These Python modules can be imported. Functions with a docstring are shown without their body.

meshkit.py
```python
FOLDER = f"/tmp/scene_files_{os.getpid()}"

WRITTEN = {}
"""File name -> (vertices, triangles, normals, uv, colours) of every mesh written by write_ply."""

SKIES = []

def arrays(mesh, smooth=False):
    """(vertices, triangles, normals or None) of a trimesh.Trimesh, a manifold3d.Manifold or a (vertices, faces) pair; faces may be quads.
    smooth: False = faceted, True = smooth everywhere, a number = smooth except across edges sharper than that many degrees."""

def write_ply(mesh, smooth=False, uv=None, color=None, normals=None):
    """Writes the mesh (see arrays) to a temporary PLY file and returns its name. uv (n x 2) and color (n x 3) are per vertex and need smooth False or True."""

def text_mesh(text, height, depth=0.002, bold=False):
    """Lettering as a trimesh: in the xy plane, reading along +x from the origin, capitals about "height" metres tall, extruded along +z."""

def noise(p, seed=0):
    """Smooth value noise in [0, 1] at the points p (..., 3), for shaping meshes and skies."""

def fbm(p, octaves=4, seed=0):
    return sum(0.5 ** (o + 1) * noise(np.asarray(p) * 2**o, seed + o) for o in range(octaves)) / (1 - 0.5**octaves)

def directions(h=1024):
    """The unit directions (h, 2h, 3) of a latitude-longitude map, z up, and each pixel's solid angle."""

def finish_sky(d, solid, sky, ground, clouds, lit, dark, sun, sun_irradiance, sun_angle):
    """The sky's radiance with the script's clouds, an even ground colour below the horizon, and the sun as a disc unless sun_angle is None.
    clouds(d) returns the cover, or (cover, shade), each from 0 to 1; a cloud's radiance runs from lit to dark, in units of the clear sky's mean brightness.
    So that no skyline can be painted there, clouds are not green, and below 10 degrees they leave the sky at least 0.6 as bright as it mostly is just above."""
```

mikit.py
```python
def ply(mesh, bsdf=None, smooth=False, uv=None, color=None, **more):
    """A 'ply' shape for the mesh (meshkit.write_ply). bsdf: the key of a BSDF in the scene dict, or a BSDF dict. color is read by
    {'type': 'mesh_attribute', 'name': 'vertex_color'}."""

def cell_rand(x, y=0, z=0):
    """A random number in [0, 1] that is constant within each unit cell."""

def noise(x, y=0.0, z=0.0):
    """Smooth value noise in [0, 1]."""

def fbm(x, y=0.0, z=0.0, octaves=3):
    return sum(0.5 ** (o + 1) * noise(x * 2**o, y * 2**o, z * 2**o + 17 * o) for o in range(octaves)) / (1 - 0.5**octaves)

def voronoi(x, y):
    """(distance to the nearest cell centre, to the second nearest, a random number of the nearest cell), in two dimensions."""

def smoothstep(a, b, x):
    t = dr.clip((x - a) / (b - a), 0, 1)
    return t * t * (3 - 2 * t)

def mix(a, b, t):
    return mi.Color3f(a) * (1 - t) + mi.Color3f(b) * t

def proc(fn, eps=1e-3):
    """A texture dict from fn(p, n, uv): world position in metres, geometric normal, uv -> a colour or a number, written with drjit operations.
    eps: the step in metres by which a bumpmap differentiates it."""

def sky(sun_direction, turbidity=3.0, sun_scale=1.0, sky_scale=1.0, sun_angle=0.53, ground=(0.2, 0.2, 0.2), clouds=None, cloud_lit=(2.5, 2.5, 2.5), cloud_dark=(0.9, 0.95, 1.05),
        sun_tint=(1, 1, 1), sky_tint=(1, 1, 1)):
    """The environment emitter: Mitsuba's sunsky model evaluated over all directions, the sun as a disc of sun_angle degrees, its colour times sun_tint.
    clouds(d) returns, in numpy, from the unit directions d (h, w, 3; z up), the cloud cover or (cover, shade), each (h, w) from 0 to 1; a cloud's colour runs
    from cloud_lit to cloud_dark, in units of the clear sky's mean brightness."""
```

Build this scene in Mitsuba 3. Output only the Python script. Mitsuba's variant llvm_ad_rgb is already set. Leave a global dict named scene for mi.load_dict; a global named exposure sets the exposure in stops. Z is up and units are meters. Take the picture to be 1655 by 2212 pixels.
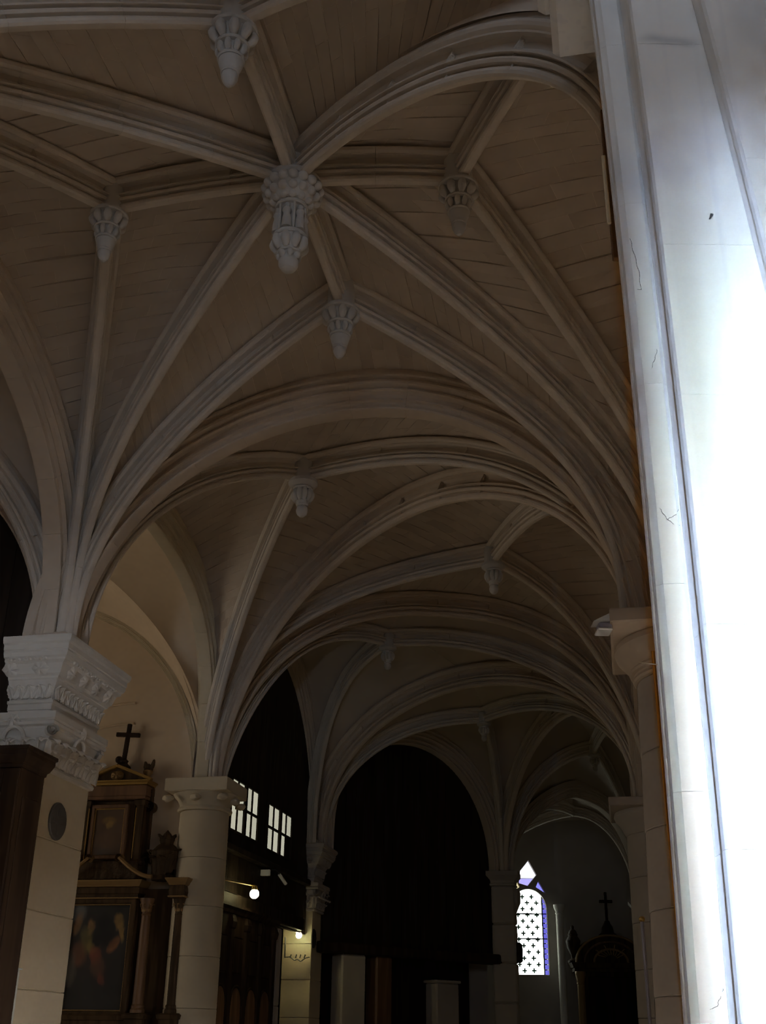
import math, random
import numpy as np, trimesh, manifold3d
import drjit as dr, mitsuba as mi, mikit
from mikit import noise, fbm, cell_rand, smoothstep, mix
from meshkit import noise as np_noise, fbm as np_fbm

T = mi.ScalarTransform4f
EYE = 1.6                      # the camera's height; below, z is measured from the eye and the floor is at -EYE
scene, labels = {}, {}
rng = random.Random(7)

# ------------------------------------------------------------------ camera, lights, exposure
PITCH, ROLL, FOCAL = math.radians(24.9), math.radians(-0.8), 2460.0
FW = np.array([0, math.cos(PITCH), math.sin(PITCH)])
RT = np.array([1.0, 0, 0]); UP = np.cross(RT, FW)
CUP = math.cos(ROLL) * UP + math.sin(ROLL) * RT
scene['camera'] = {'type': 'perspective', 'fov': 2 * math.degrees(math.atan(827.5 / FOCAL)), 'fov_axis': 'x', 'near_clip': 0.05, 'far_clip': 200.0,
                   'to_world': T().look_at(origin=[0, 0, EYE], target=[float(FW[0]), float(FW[1]), EYE + float(FW[2])], up=[float(x) for x in CUP])}
exposure = 0.0
L_UNSEEN_PIER = 1350.0                # unseen light behind the viewer, its narrow beam placed to whiten the near pier
L_UNSEEN_FLOOR = 52.0                  # unseen low light on the right, placed to light the floor and so the vaults
L_UNSEEN_SLIT = 1050.0                # unseen small light behind the viewer, aimed at the carved white pier
L_UNSEEN_NAVE = 2.6                  # unseen nave window far behind, lights the sides of the ribs
L_UNSEEN_CHAPEL = 2.6                 # unseen side chapel window on the left, lights the altar wall
L_LAMP = 34.0

# ------------------------------------------------------------------ materials
def princ(col, rough=0.8, spec=0.3, **k):
    return {'type': 'twosided', 'b': {'type': 'principled', 'base_color': col if isinstance(col, dict) else {'type': 'rgb', 'value': list(col)}, 'roughness': rough, 'specular': spec, **k}}

def stone_col(a, b, dirt, f=1.0, dirt_amt=0.5, seed=0.0):
    def fn(p, n, uv):
        g = fbm(p.x * 2.1 * f + seed, p.y * 2.1 * f, p.z * 2.1 * f, 3)
        h = noise(p.x * 23 * f + seed, p.y * 23 * f, p.z * 23 * f)
        s = smoothstep(0.52, 0.78, fbm(p.x * 0.9 + 11 + seed, p.y * 0.9, p.z * 0.6, 3))
        c = mix(a, b, 0.75 * g + 0.25 * h)
        return mix(c, dirt, dirt_amt * s)
    return mikit.proc(fn)

def wood_col(a, b, f=1.0):
    def fn(p, n, uv):
        g = fbm(p.x * 14 * f, p.y * 14 * f, p.z * 0.9 * f, 3)
        return mix(a, b, smoothstep(0.3, 0.7, g))
    return mikit.proc(fn)

M = scene
M['web_stone_a'] = princ(stone_col((.41, .34, .27), (.47, .395, .32), (.25, .19, .15)), .9)
M['web_stone_b'] = princ(stone_col((.395, .328, .26), (.455, .385, .31), (.33, .28, .23), seed=5), .9)
M['web_stone_c'] = princ(stone_col((.42, .352, .282), (.48, .408, .335), (.34, .29, .24), seed=9), .9)
M['mortar'] = princ((.55, .47, .39), .95)
M['rib_stone'] = princ(stone_col((.47, .41, .34), (.58, .51, .43), (.36, .345, .33), .8, .6), .85)
M['arch_stone'] = princ(stone_col((.44, .36, .28), (.54, .45, .355), (.35, .31, .27), .8, .5, 3), .85)
M['boss_stone'] = princ(stone_col((.40, .375, .34), (.50, .47, .43), (.30, .30, .30), 1.5, .6, 4), .85)
M['white_stone'] = princ(stone_col((.66, .64, .60), (.74, .73, .70), (.56, .53, .48), 1.0, .55, 1), .8)
def pier_col(p, n, uv):
    g = fbm(p.x * 9, p.z * 5, p.y * 9, 4)
    c = mix((.70, .69, .67), (.78, .775, .76), g)
    st = smoothstep(.56, .80, fbm(p.x * 3.1 + 4, p.z * 2.3, 2.0, 4))          # grey damp patches
    tan = smoothstep(.60, .85, fbm(p.x * 4.0 + 9, p.z * 3.2 + 3, 5.0, 3))      # tan stains
    c = mix(c, (.52, .54, .57), .55 * st)
    c = mix(c, (.60, .54, .46), .45 * tan)
    band = dr.exp(-dr.square((p.z - 4.84 - .03 * (noise(p.x * 14) - .5)) / .022)) * smoothstep(.86, .95, p.x) * (1 - smoothstep(1.05, 1.12, p.x))
    c = mix(c, (.34, .36, .38), .6 * band * (.5 + g))                          # the smeared mortar of one joint
    streak = smoothstep(.62, .80, noise(p.x * 38, p.z * .7, p.y * 38))
    return mix(c, (.60, .60, .61), .35 * streak)
M['pier_stone'] = princ(mikit.proc(pier_col), .8)
M['pale_stone'] = princ(stone_col((.50, .46, .40), (.60, .56, .49), (.40, .37, .33), 1.0, .5, 2), .85)
M['column_stone'] = princ(stone_col((.46, .39, .27), (.55, .47, .335), (.37, .31, .22), 1.2, .4, 6), .85)
M['grey_stone'] = princ(stone_col((.34, .30, .27), (.42, .38, .34), (.26, .24, .22), 1.2, .6, 8), .85)
M['plaster'] = princ(stone_col((.50, .39, .27), (.60, .48, .34), (.42, .32, .22), .7, .5, 12), .95)
M['floor_stone'] = princ(stone_col((.50, .445, .37), (.58, .52, .44), (.44, .39, .33), .6, .4, 13), .7)
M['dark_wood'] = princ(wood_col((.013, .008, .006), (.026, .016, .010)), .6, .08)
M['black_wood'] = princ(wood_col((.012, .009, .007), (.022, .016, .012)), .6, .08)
M['brown_wood'] = princ(wood_col((.085, .045, .022), (.14, .075, .036)), .5)
M['altar_wood'] = princ(wood_col((.028, .018, .010), (.060, .037, .019), 1.4), .6, .08)
M['gilt'] = princ((.34, .21, .06), .45, metallic=0.6)
M['dull_gilt'] = princ((.24, .15, .06), .5, metallic=0.35)
M['iron'] = princ((.03, .03, .032), .5, metallic=0.5)
M['brass'] = princ((.55, .36, .12), .35, metallic=0.8)
M['white_metal'] = princ((.72, .73, .72), .5)
M['cream_plastic'] = princ((.66, .60, .46), .5)
M['plaque_dark'] = princ(stone_col((.020, .018, .017), (.045, .040, .036), (.03, .028, .026), 6, .5), .5)
M['cobweb_dark'] = princ((.10, .085, .08), .9)
M['pale_board'] = princ((.52, .54, .52), .7)
M['grey_metal'] = princ((.30, .30, .38), .4, metallic=.3)
M['lead'] = princ((.02, .025, .03), .6)
M['amber_glass'] = {'type': 'thindielectric', 'int_ior': 1.45, 'specular_transmittance': {'type': 'rgb', 'value': [.62, .40, .17]}, 'specular_reflectance': {'type': 'rgb', 'value': [.5, .45, .4]}}
M['clear_bulb_metal'] = princ((.5, .42, .2), .3, metallic=.9)

def paint_fn(cx, cz, w, h, blobs, base, ax, ay):
    """A dark canvas: soft blotches of colour at (u, v) in the unit square of the canvas; (ax, ay) is its horizontal direction."""
    def fn(p, n, uv):
        u = ((p.x - cx[0]) * ax + (p.y - cx[1]) * ay) / w
        v = (p.z - cz) / h
        wob = fbm(u * 9, v * 9, 3.0, 3) - 0.5
        c = mix(base, tuple(1.7 * x for x in base), fbm(u * 5, v * 5, 1.0, 3))
        for bu, bv, ru, rv, tilt, col in blobs:
            du = (u - bu) + tilt * (v - bv) + wob * 0.10
            dv = v - bv + wob * 0.07
            d = dr.sqrt((du / ru) * (du / ru) + (dv / rv) * (dv / rv))
            c = mix(c, col, (1 - smoothstep(0.45, 1.1, d)) * (0.65 + 0.6 * wob))
        return c
    return mikit.proc(fn)

# ------------------------------------------------------------------ helpers
_used = {}
def numbered(key):
    n = _used.get(key, 0)
    _used[key] = n + 1
    return key if n == 0 else f'{key}_{n:03d}'

def thing(name, label, cat=None, group=None, kind=None):
    key = numbered(name)
    labels[key] = {'label': label}
    if cat: labels[key]['category'] = cat
    if group: labels[key]['group'] = group
    if kind: labels[key]['kind'] = kind
    return key

def shift(mesh):
    m = mesh.copy() if hasattr(mesh, 'copy') else mesh
    m.apply_translation([0, 0, EYE])
    return m

def place(key, mesh, mat, smooth=False, emit=None, weight=None):
    d = mikit.ply(shift(mesh), mat, smooth)
    if emit is not None:
        d['emitter'] = {'type': 'area', 'radiance': {'type': 'rgb', 'value': [float(x) for x in emit]}}
        if weight is not None: d['emitter']['sampling_weight'] = float(weight)
    scene[key] = d
    return key

def part(parent, name, mesh, mat, smooth=False, label=None, kind=None, **k):
    key = numbered(f'{parent}__{name}')
    place(key, mesh, mat, smooth, **k)
    if label or kind:
        labels[key] = {}
        if label: labels[key]['label'] = label
        if kind: labels[key]['kind'] = kind
    return key

def copy_part(parent, name, shape, matrix):
    key = numbered(f'{parent}__{name}')
    m = np.eye(4); m[2, 3] = EYE
    scene[key] = {**shape, 'to_world': T((m @ matrix).tolist())}
    return key

def tri(v, f):
    return trimesh.Trimesh(np.asarray(v, float), np.asarray(f, int), process=False)

def join(*ms):
    ms = [m for m in ms if m is not None]
    return trimesh.util.concatenate(ms) if len(ms) > 1 else ms[0]

def box(x0, x1, y0, y1, z0, z1, b=0.0):
    if b <= 0:
        m = trimesh.creation.box(extents=(x1 - x0, y1 - y0, z1 - z0))
        m.apply_translation(((x0 + x1) / 2, (y0 + y1) / 2, (z0 + z1) / 2))
        return m
    b = min(b, .45 * (x1 - x0), .45 * (y1 - y0), .45 * (z1 - z0))
    pts = []
    for x, y, z, k in [(a, c, e, k) for a in (0, 1) for c in (0, 1) for e in (0, 1) for k in range(3)]:
        q = [(x0, x1)[x], (y0, y1)[y], (z0, z1)[z]]
        for j, s in enumerate((x, y, z)):
            if j != k: q[j] += b * (1, -1)[s]
        pts.append(q)
    return trimesh.convex.convex_hull(np.array(pts))

class Frame:
    """Local axes of a wall or pier: a to the right along the wall, d away from the viewer, z up."""
    def __init__(s, o, ax=(.98, -.2)):
        ax = np.array(ax, float); ax /= np.linalg.norm(ax)
        s.o, s.ax, s.ay = np.array(o, float), ax, np.array([-ax[1], ax[0]])
        m = np.eye(4); m[:2, 0] = s.ax; m[:2, 1] = s.ay; m[:2, 3] = s.o
        s.m = m
    def __call__(s, mesh):
        mesh = mesh.copy(); mesh.apply_transform(s.m); return mesh
    def box(s, *a, **k): return s(box(*a, **k))
    def pt(s, a, d): return s.o + s.ax * a + s.ay * d

def resample(P, n):
    P = np.asarray(P, float)
    l = np.r_[0, np.cumsum(np.linalg.norm(np.diff(P, axis=0), axis=1))]
    t = np.linspace(0, l[-1], n)
    return np.stack([np.interp(t, l, P[:, k]) for k in range(3)], 1)

def frames(P):
    t = np.gradient(P, axis=0); t /= np.linalg.norm(t, axis=1, keepdims=True)
    h = P[-1] - P[0] if np.linalg.norm((P[-1] - P[0])[:2]) > 1e-6 else np.array([1, 0, 0])
    h = np.array([h[0], h[1], 0]); h /= np.linalg.norm(h)
    s = np.array([-h[1], h[0], 0])
    n = np.cross(t, np.broadcast_to(s, t.shape))
    n /= np.linalg.norm(n, axis=1, keepdims=True)
    return t, s, n

def sweep(P, prof, caps=True, across=None):
    """A moulding: prof (u across, v up from the soffit) carried along the polyline P that stands in a vertical plane."""
    P = np.asarray(P, float); prof = np.asarray(prof, float)
    if across is None: t, s, n = frames(P)
    else: s, n = across
    k = len(prof)
    V = (P[:, None] + prof[None, :, :1] * s[None, None] + prof[None, :, 1:] * n[:, None]).reshape(-1, 3)
    i, j = np.meshgrid(np.arange(len(P) - 1), np.arange(k - 1), indexing='ij')
    a = (i * k + j).ravel(); b = a + 1; c = a + k; d = c + 1
    F = np.vstack([np.stack([a, c, d], 1), np.stack([a, d, b], 1)])
    if caps:
        V = list(V)
        for e in (0, len(P) - 1):
            ctr = len(V)
            V.append(P[e] + n[e] * prof[:, 1].max())
            q = e * k + np.arange(k - 1)
            tr = np.stack([q, q + 1, np.full(k - 1, ctr)], 1)
            F = np.vstack([F, tr if e == 0 else tr[:, ::-1]])
    return tri(V, F)

def tube(P, r, k=6):
    P = np.asarray(P, float)
    t = np.gradient(P, axis=0); t /= np.linalg.norm(t, axis=1, keepdims=True)
    ref = np.array([0, 0, 1.0]) if abs(t[0][2]) < .9 else np.array([1.0, 0, 0])
    a = np.empty_like(t); prev = np.cross(t[0], ref)
    for i in range(len(t)):
        prev = prev - t[i] * (prev @ t[i]); prev /= np.linalg.norm(prev); a[i] = prev
    b = np.cross(t, a)
    th = np.arange(k) * 2 * np.pi / k
    r = np.broadcast_to(r, len(P))
    V = (P[:, None] + r[:, None, None] * (np.cos(th)[None, :, None] * a[:, None] + np.sin(th)[None, :, None] * b[:, None])).reshape(-1, 3)
    F = []
    for i in range(len(P) - 1):
        for j in range(k):
            q = [i * k + j, i * k + (j + 1) % k, (i + 1) * k + (j + 1) % k, (i + 1) * k + j]
            F += [[q[0], q[1], q[2]], [q[0], q[2], q[3]]]
    V = np.vstack([V, P[:1], P[-1:]])
    n0 = len(P) * k
    for j in range(k):
        F += [[n0, (j + 1) % k, j], [n0 + 1, n0 - k + j, n0 - k + (j + 1) % k]]
    return tri(V, F)

def lathe(prof, cx=0, cy=0, k=24):
    prof = np.asarray(prof, float)
    th = np.arange(k) * 2 * np.pi / k
    V = np.stack([cx + prof[:, :1] * np.cos(th), cy + prof[:, :1] * np.sin(th), np.repeat(prof[:, 1:], k, 1)], -1).reshape(-1, 3)
    F = []
    for i in range(len(prof) - 1):
        for j in range(k):
            a, b, c, d = i * k + j, i * k + (j + 1) % k, (i + 1) * k + j, (i + 1) * k + (j + 1) % k
            F += [[a, b, d], [a, d, c]]
    m = tri(V, F)
    return m

def ring_loft(rect, prof):
    """Mouldings round a rectangular block: rect = (a0, a1, d0, d1), prof = [(outward offset, z), ...] from the bottom up; closed top and bottom."""
    a0, a1, d0, d1 = rect
    V, F = [], []
    for o, z in prof:
        V += [[a0 - o, d0 - o, z], [a1 + o, d0 - o, z], [a1 + o, d1 + o, z], [a0 - o, d1 + o, z]]
    for i in range(len(prof) - 1):
        for j in range(4):
            a, b, c, d = 4 * i + j, 4 * i + (j + 1) % 4, 4 * i + 4 + j, 4 * i + 4 + (j + 1) % 4
            F += [[a, b, d], [a, d, c]]
    n = 4 * (len(prof) - 1)
    F += [[0, 2, 1], [0, 3, 2], [n, n + 1, n + 2], [n, n + 2, n + 3]]
    return tri(V, F)

def prism(poly, z0, z1):
    from shapely.geometry import Polygon
    m = trimesh.creation.extrude_polygon(Polygon(poly), z1 - z0, engine='earcut')
    m.apply_translation([0, 0, z0]); return m

def wall_prism(poly, d0, d1):
    """A flat outline (a, z) given thickness in d."""
    m = prism(poly, 0, d1 - d0)
    m.apply_transform(np.array([[1, 0, 0, 0], [0, 0, -1, d1], [0, 1, 0, 0], [0, 0, 0, 1.0]]))
    return m

def solid_grid(G, thick):
    """A curved sheet (rows x cols x 3) made a closed shell of the given thickness."""
    r, c, _ = G.shape
    du = np.gradient(G, axis=1); dv = np.gradient(G, axis=0)
    n = np.cross(du, dv); n /= np.maximum(np.linalg.norm(n, axis=2, keepdims=True), 1e-9)
    A, B = G + n * thick / 2, G - n * thick / 2
    V = np.vstack([A.reshape(-1, 3), B.reshape(-1, 3)]); o = r * c
    F = []
    idx = np.arange(o).reshape(r, c)
    for i in range(r - 1):
        for j in range(c - 1):
            a, b, d, e = idx[i, j], idx[i, j + 1], idx[i + 1, j], idx[i + 1, j + 1]
            F += [[a, b, e], [a, e, d], [o + a, o + e, o + b], [o + a, o + d, o + e]]
    edge = list(idx[0, :]) + list(idx[1:, -1]) + list(idx[-1, -2::-1]) + list(idx[-2:0, 0])
    for p, q in zip(edge, edge[1:] + edge[:1]):
        F += [[p, o + q, q], [p, o + p, o + q]]
    return tri(V, F)

def leaf_mesh(w, h, curl, lobes=3, thick=.012, nr=13, nc=9):
    """An acanthus leaf: rises from the origin along z against the plane y = 0 and rolls outwards (-y) at its tip."""
    t = np.linspace(0, 1, nr)[:, None]; s = np.linspace(-1, 1, nc)[None]
    width = w * (0.62 + .38 * np.sin(np.pi * t ** .8)) * (1 - .75 * np.clip((t - .75) / .25, 0, 1) ** 2)
    width = width * (1 - .16 * np.abs(np.sin(np.pi * lobes * t)))
    x = .5 * width * s
    ang = np.clip((t - .55) / .45, 0, 1) ** 1.4 * curl
    zc = np.cumsum(np.r_[[0], (h / (nr - 1)) * np.cos(ang[1:, 0])]); yc = np.cumsum(np.r_[[0], (h / (nr - 1)) * np.sin(ang[1:, 0])])
    y = -yc[:, None] - .10 * w * (1 - np.abs(s)) ** 1.5 - .035 * w * np.cos(s * 3 * np.pi) * (t > .05)
    z = np.broadcast_to(zc[:, None], y.shape) - .06 * w * np.abs(s) * t
    return solid_grid(np.stack([np.broadcast_to(x, y.shape), y, z], -1), thick)

def rosette_mesh(r, petals=6):
    """A carved flower facing -y."""
    k = petals * 6
    th = np.linspace(0, 2 * np.pi, k + 1)[None]; q = np.linspace(0.02, 1, 9)[:, None]
    rad = r * q * (1 - .18 * (q > .5) * np.abs(np.sin(petals * th / 2)) ** .7 * q)
    y = -r * (.42 * np.exp(-(q / .26) ** 2) + .30 * np.sin(np.pi * q) * (.35 + .65 * np.abs(np.cos(petals * th / 2))))
    G = np.stack([rad * np.cos(th), y, rad * np.sin(th)], -1)
    return solid_grid(G, .012)

def scroll_mesh(r, width):
    """A volute: a rolled strip with its axis along y."""
    a = np.linspace(0, 4.2 * np.pi, 44); rr = r * (1 - .80 * a / a[-1])
    line = np.stack([rr * np.cos(a), 0 * a, rr * np.sin(a)], -1)
    G = np.stack([line + [0, -width / 2, 0], line + [0, width / 2, 0]], 1)
    return solid_grid(G, r * .13)

def rot(ax, deg):
    return trimesh.transformations.rotation_matrix(math.radians(deg), ax)
def mat(*ms):
    m = np.eye(4)
    for x in ms: m = m @ x
    return m
def tr(x, y, z):
    m = np.eye(4); m[:3, 3] = (x, y, z); return m
def sc(x, y=None, z=None):
    return np.diag([x, x if y is None else y, x if z is None else z, 1.0])

# ------------------------------------------------------------------ the plan: piers, pendant bosses
PI = {'P1': (-3.15, 10.7), 'P2': (-2.54, 16.95), 'P3': (-1.25, 22.95), 'P4': (2.77, 26.2), 'P5': (6.9, 31.0), 'Q1': (2.72, 9.7), 'Q2': (4.15, 18.0), 'NL': (-4.21, 4.32), 'NR': (1.66, 3.32),
      'S1': (-9.2, 11.9), 'S2': (-8.7, 18.2), 'S0': (-10.2, 5.6)}
BO = {'A': (-1.03, 5.49, 6.05), 'C': (-0.74, 7.01, 6.05), 'D': (-0.41, 8.65, 6.05), 'L': (-2.25, 7.37, 6.05), 'R': (0.55, 6.97, 6.05), 'T1': (-0.95, 12.1, 6.0), 'T2': (1.55, 14.73, 6.05),
      'T3': (0.12, 19.24, 6.3), 'T4': (2.08, 22.48, 5.8), 'T5': (4.75, 25.1, 5.8), 'H': (-5.9, 14.4, 6.5), 'N': (-6.7, 8.1, 6.2)}
PI = {k: np.array(v, float) for k, v in PI.items()}
BO = {k: np.array(v, float) for k, v in BO.items()}
SPRING = 3.4

def rise(p0, p1, z0, z1, a, b, n=90):
    s = 1 - np.cos(np.linspace(0, np.pi / 2, n)); w = 1 - s
    z = z0 + (z1 - z0) * np.maximum(1 - w ** a, 0) ** b
    return np.c_[p0[0] + (p1[0] - p0[0]) * s, p0[1] + (p1[1] - p0[1]) * s, z]

def half(pier, end, ztop, a, b, off=(0, 0)):
    A, Bp = PI[pier], np.asarray(end[:2], float)
    d = (Bp - A) / np.linalg.norm(Bp - A)
    return rise(A + d * .25 + np.array(off), Bp, SPRING, ztop, a, b)

RIBS = {  # boss, pier: a, b, offset of the foot
 ('D', 'P1'): (1.158, .407, -.008, -.067), ('C', 'P1'): (1.322, .30, .02, -.057), ('L', 'P1'): (2.445, .414, .018, -.053), ('D', 'Q1'): (1.05, .338, -.331, .027), ('C', 'Q1'): (1.138, .364, -.042, -.108),
 ('R', 'Q1'): (1.05, .641, .362, -.08), ('C', 'NL'): (1.05, .30, -.367, -.104), ('L', 'NL'): (1.05, .323, -.051, -.046), ('A', 'NL'): (1.05, .44, -.009, -.021), ('A', 'NR'): (1.354, .508, .017, .025),
 ('C', 'NR'): (1.346, .519, -.484, .447), ('R', 'NR'): (3.0, .37, .123, -.025),
 ('T1', 'P1'): (1.676, .454, .001, .093), ('T1', 'P2'): (1.518, .547, -.064, -.024), ('T1', 'Q1'): (2.685, .586, -.001, .391),
 ('T2', 'P2'): (2.443, .358, -.047, -.187), ('T2', 'Q1'): (2.119, .513, -.253, -.038), ('T2', 'Q2'): (2.307, .654, .183, -.187),
 ('T3', 'P2'): (2.504, .745, .058, -.064), ('T3', 'Q2'): (1.997, .471, .061, -.132), ('T3', 'P3'): (3.0, .45, -.054, -.45),
 ('T4', 'P3'): (2.2, .45, 0, 0), ('T4', 'Q2'): (2.0, .5, .06, -.1), ('T4', 'P4'): (2.0, .5, 0, 0),
 ('T5', 'P4'): (2.0, .5, 0, 0), ('T5', 'Q2'): (2.0, .5, 0, 0), ('T5', 'P5'): (2.0, .5, 0, 0),
 ('H', 'P1'): (2.0, .5, 0, 0), ('H', 'P2'): (2.0, .5, 0, 0), ('H', 'S1'): (2.0, .5, 0, 0), ('H', 'S2'): (2.0, .5, 0, 0),
 ('N', 'P1'): (2.0, .5, 0, 0), ('N', 'NL'): (2.0, .5, 0, 0), ('N', 'S1'): (2.0, .5, 0, 0), ('N', 'S0'): (2.0, .5, 0, 0)}
ARCHES = {  # pier, pier: crown, (a, b, offset) at the first, the same at the second
 ('P1', 'Q1'): (5.84, (1.9, .50, -.074, -.10), (2.018, .547, -.244, -.04)), ('NL', 'P1'): (5.83, (1.888, .353, 0, 0), (1.888, .353, -.044, -.032)),
 ('P2', 'Q1'): (5.97, (1.976, .54, .05, .026), (1.976, .562, -.262, .051)), ('P2', 'Q2'): (6.26, (2.078, .484, .005, .011), (2.766, .543, .179, -.121)),
 ('P3', 'Q2'): (5.89, (1.981, .425, 0, 0), (2.0, .45, .06, -.1)), ('P3', 'P4'): (5.82, (1.87, .336, .123, 0), (2.027, .476, -.068, .015)),
 ('P1', 'P2'): (5.86, (2.508, .33, 0, 0), (2.508, .312, -.019, -.063)), ('P2', 'P3'): (6.48, (1.86, .453, 0, 0), (1.86, .453, -.101, -.008)),
 ('P4', 'P5'): (5.52, (1.24, .517, 0, 0), (2.816, .481, -.025, -.042)), ('P4', 'Q2'): (5.7, (2.0, .5, 0, 0), (2.0, .5, 0, 0)), ('Q2', 'P5'): (5.7, (2.0, .5, 0, 0), (2.0, .5, 0, 0)),
 ('Q1', 'Q2'): (5.8, (2.0, .5, 0, 0), (2.0, .5, 0, 0)), ('NR', 'Q1'): (5.84, (2.0, .5, 0, 0), (2.0, .5, 0, 0)), ('NL', 'NR'): (5.84, (2.0, .5, 0, 0), (2.0, .5, 0, 0)),
 ('P1', 'S1'): (5.9, (2.0, .5, 0, 0), (2.0, .5, 0, 0)), ('P2', 'S2'): (6.3, (2.0, .5, 0, 0), (2.0, .5, 0, 0)), ('S1', 'S2'): (5.9, (2.0, .5, 0, 0), (2.0, .5, 0, 0)),
 ('S0', 'S1'): (5.9, (2.0, .5, 0, 0), (2.0, .5, 0, 0)), ('NL', 'S0'): (5.9, (2.0, .5, 0, 0), (2.0, .5, 0, 0))}

def rib_curve(boss, pier):
    a, b, dx, dy = RIBS[boss, pier]
    return half(pier, BO[boss], BO[boss][2], a, b, (dx, dy))
def arch_half(p, q):
    if (p, q) in ARCHES: top, (a, b, dx, dy), _ = ARCHES[p, q]
    else: top, _, (a, b, dx, dy) = ARCHES[q, p]
    return half(p, (PI[p] + PI[q]) / 2, top, a, b, (dx, dy))

def mirror(half_prof):
    h = [tuple(x) for x in half_prof]
    return np.array([(-u, v) for u, v in reversed(h)] + [x for x in h if x[0] > 1e-9])
RIB_HALF = [(0, 0), (.021, .002), (.036, .013), (.041, .030), (.036, .046), (.022, .054), (.012, .060), (.016, .066), (.046, .068), (.050, .076), (.054, .084), (.052, .094), (.026, .100), (.018, .106), (.022, .112),
            (.064, .114), (.064, .124), (.026, .130), (.010, .150), (.010, .182), (.030, .204), (.074, .208), (.074, .219), (.080, .223), (.092, .236), (.096, .254), (.090, .270), (.070, .279), (.046, .282), (.046, .32)]
RIB_PROF = mirror(RIB_HALF)
ARCH_HALF = [(0, 0), (.09, 0), (.108, .006), (.114, .020), (.104, .032), (.088, .040), (.084, .062), (.100, .082), (.146, .086), (.146, .098), (.118, .104), (.106, .128), (.116, .160), (.150, .182), (.190, .186), (.190, .198), (.160, .204), (.156, .222),
             (.180, .236), (.214, .250), (.220, .272), (.206, .294), (.176, .302), (.172, .322), (.200, .340), (.236, .344), (.236, .362), (.20, .37), (.20, .46)]
ARCH_PROF = mirror([(u * .86, v) for u, v in ARCH_HALF])
RIB_D, ARCH_D = .285, .40

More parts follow.
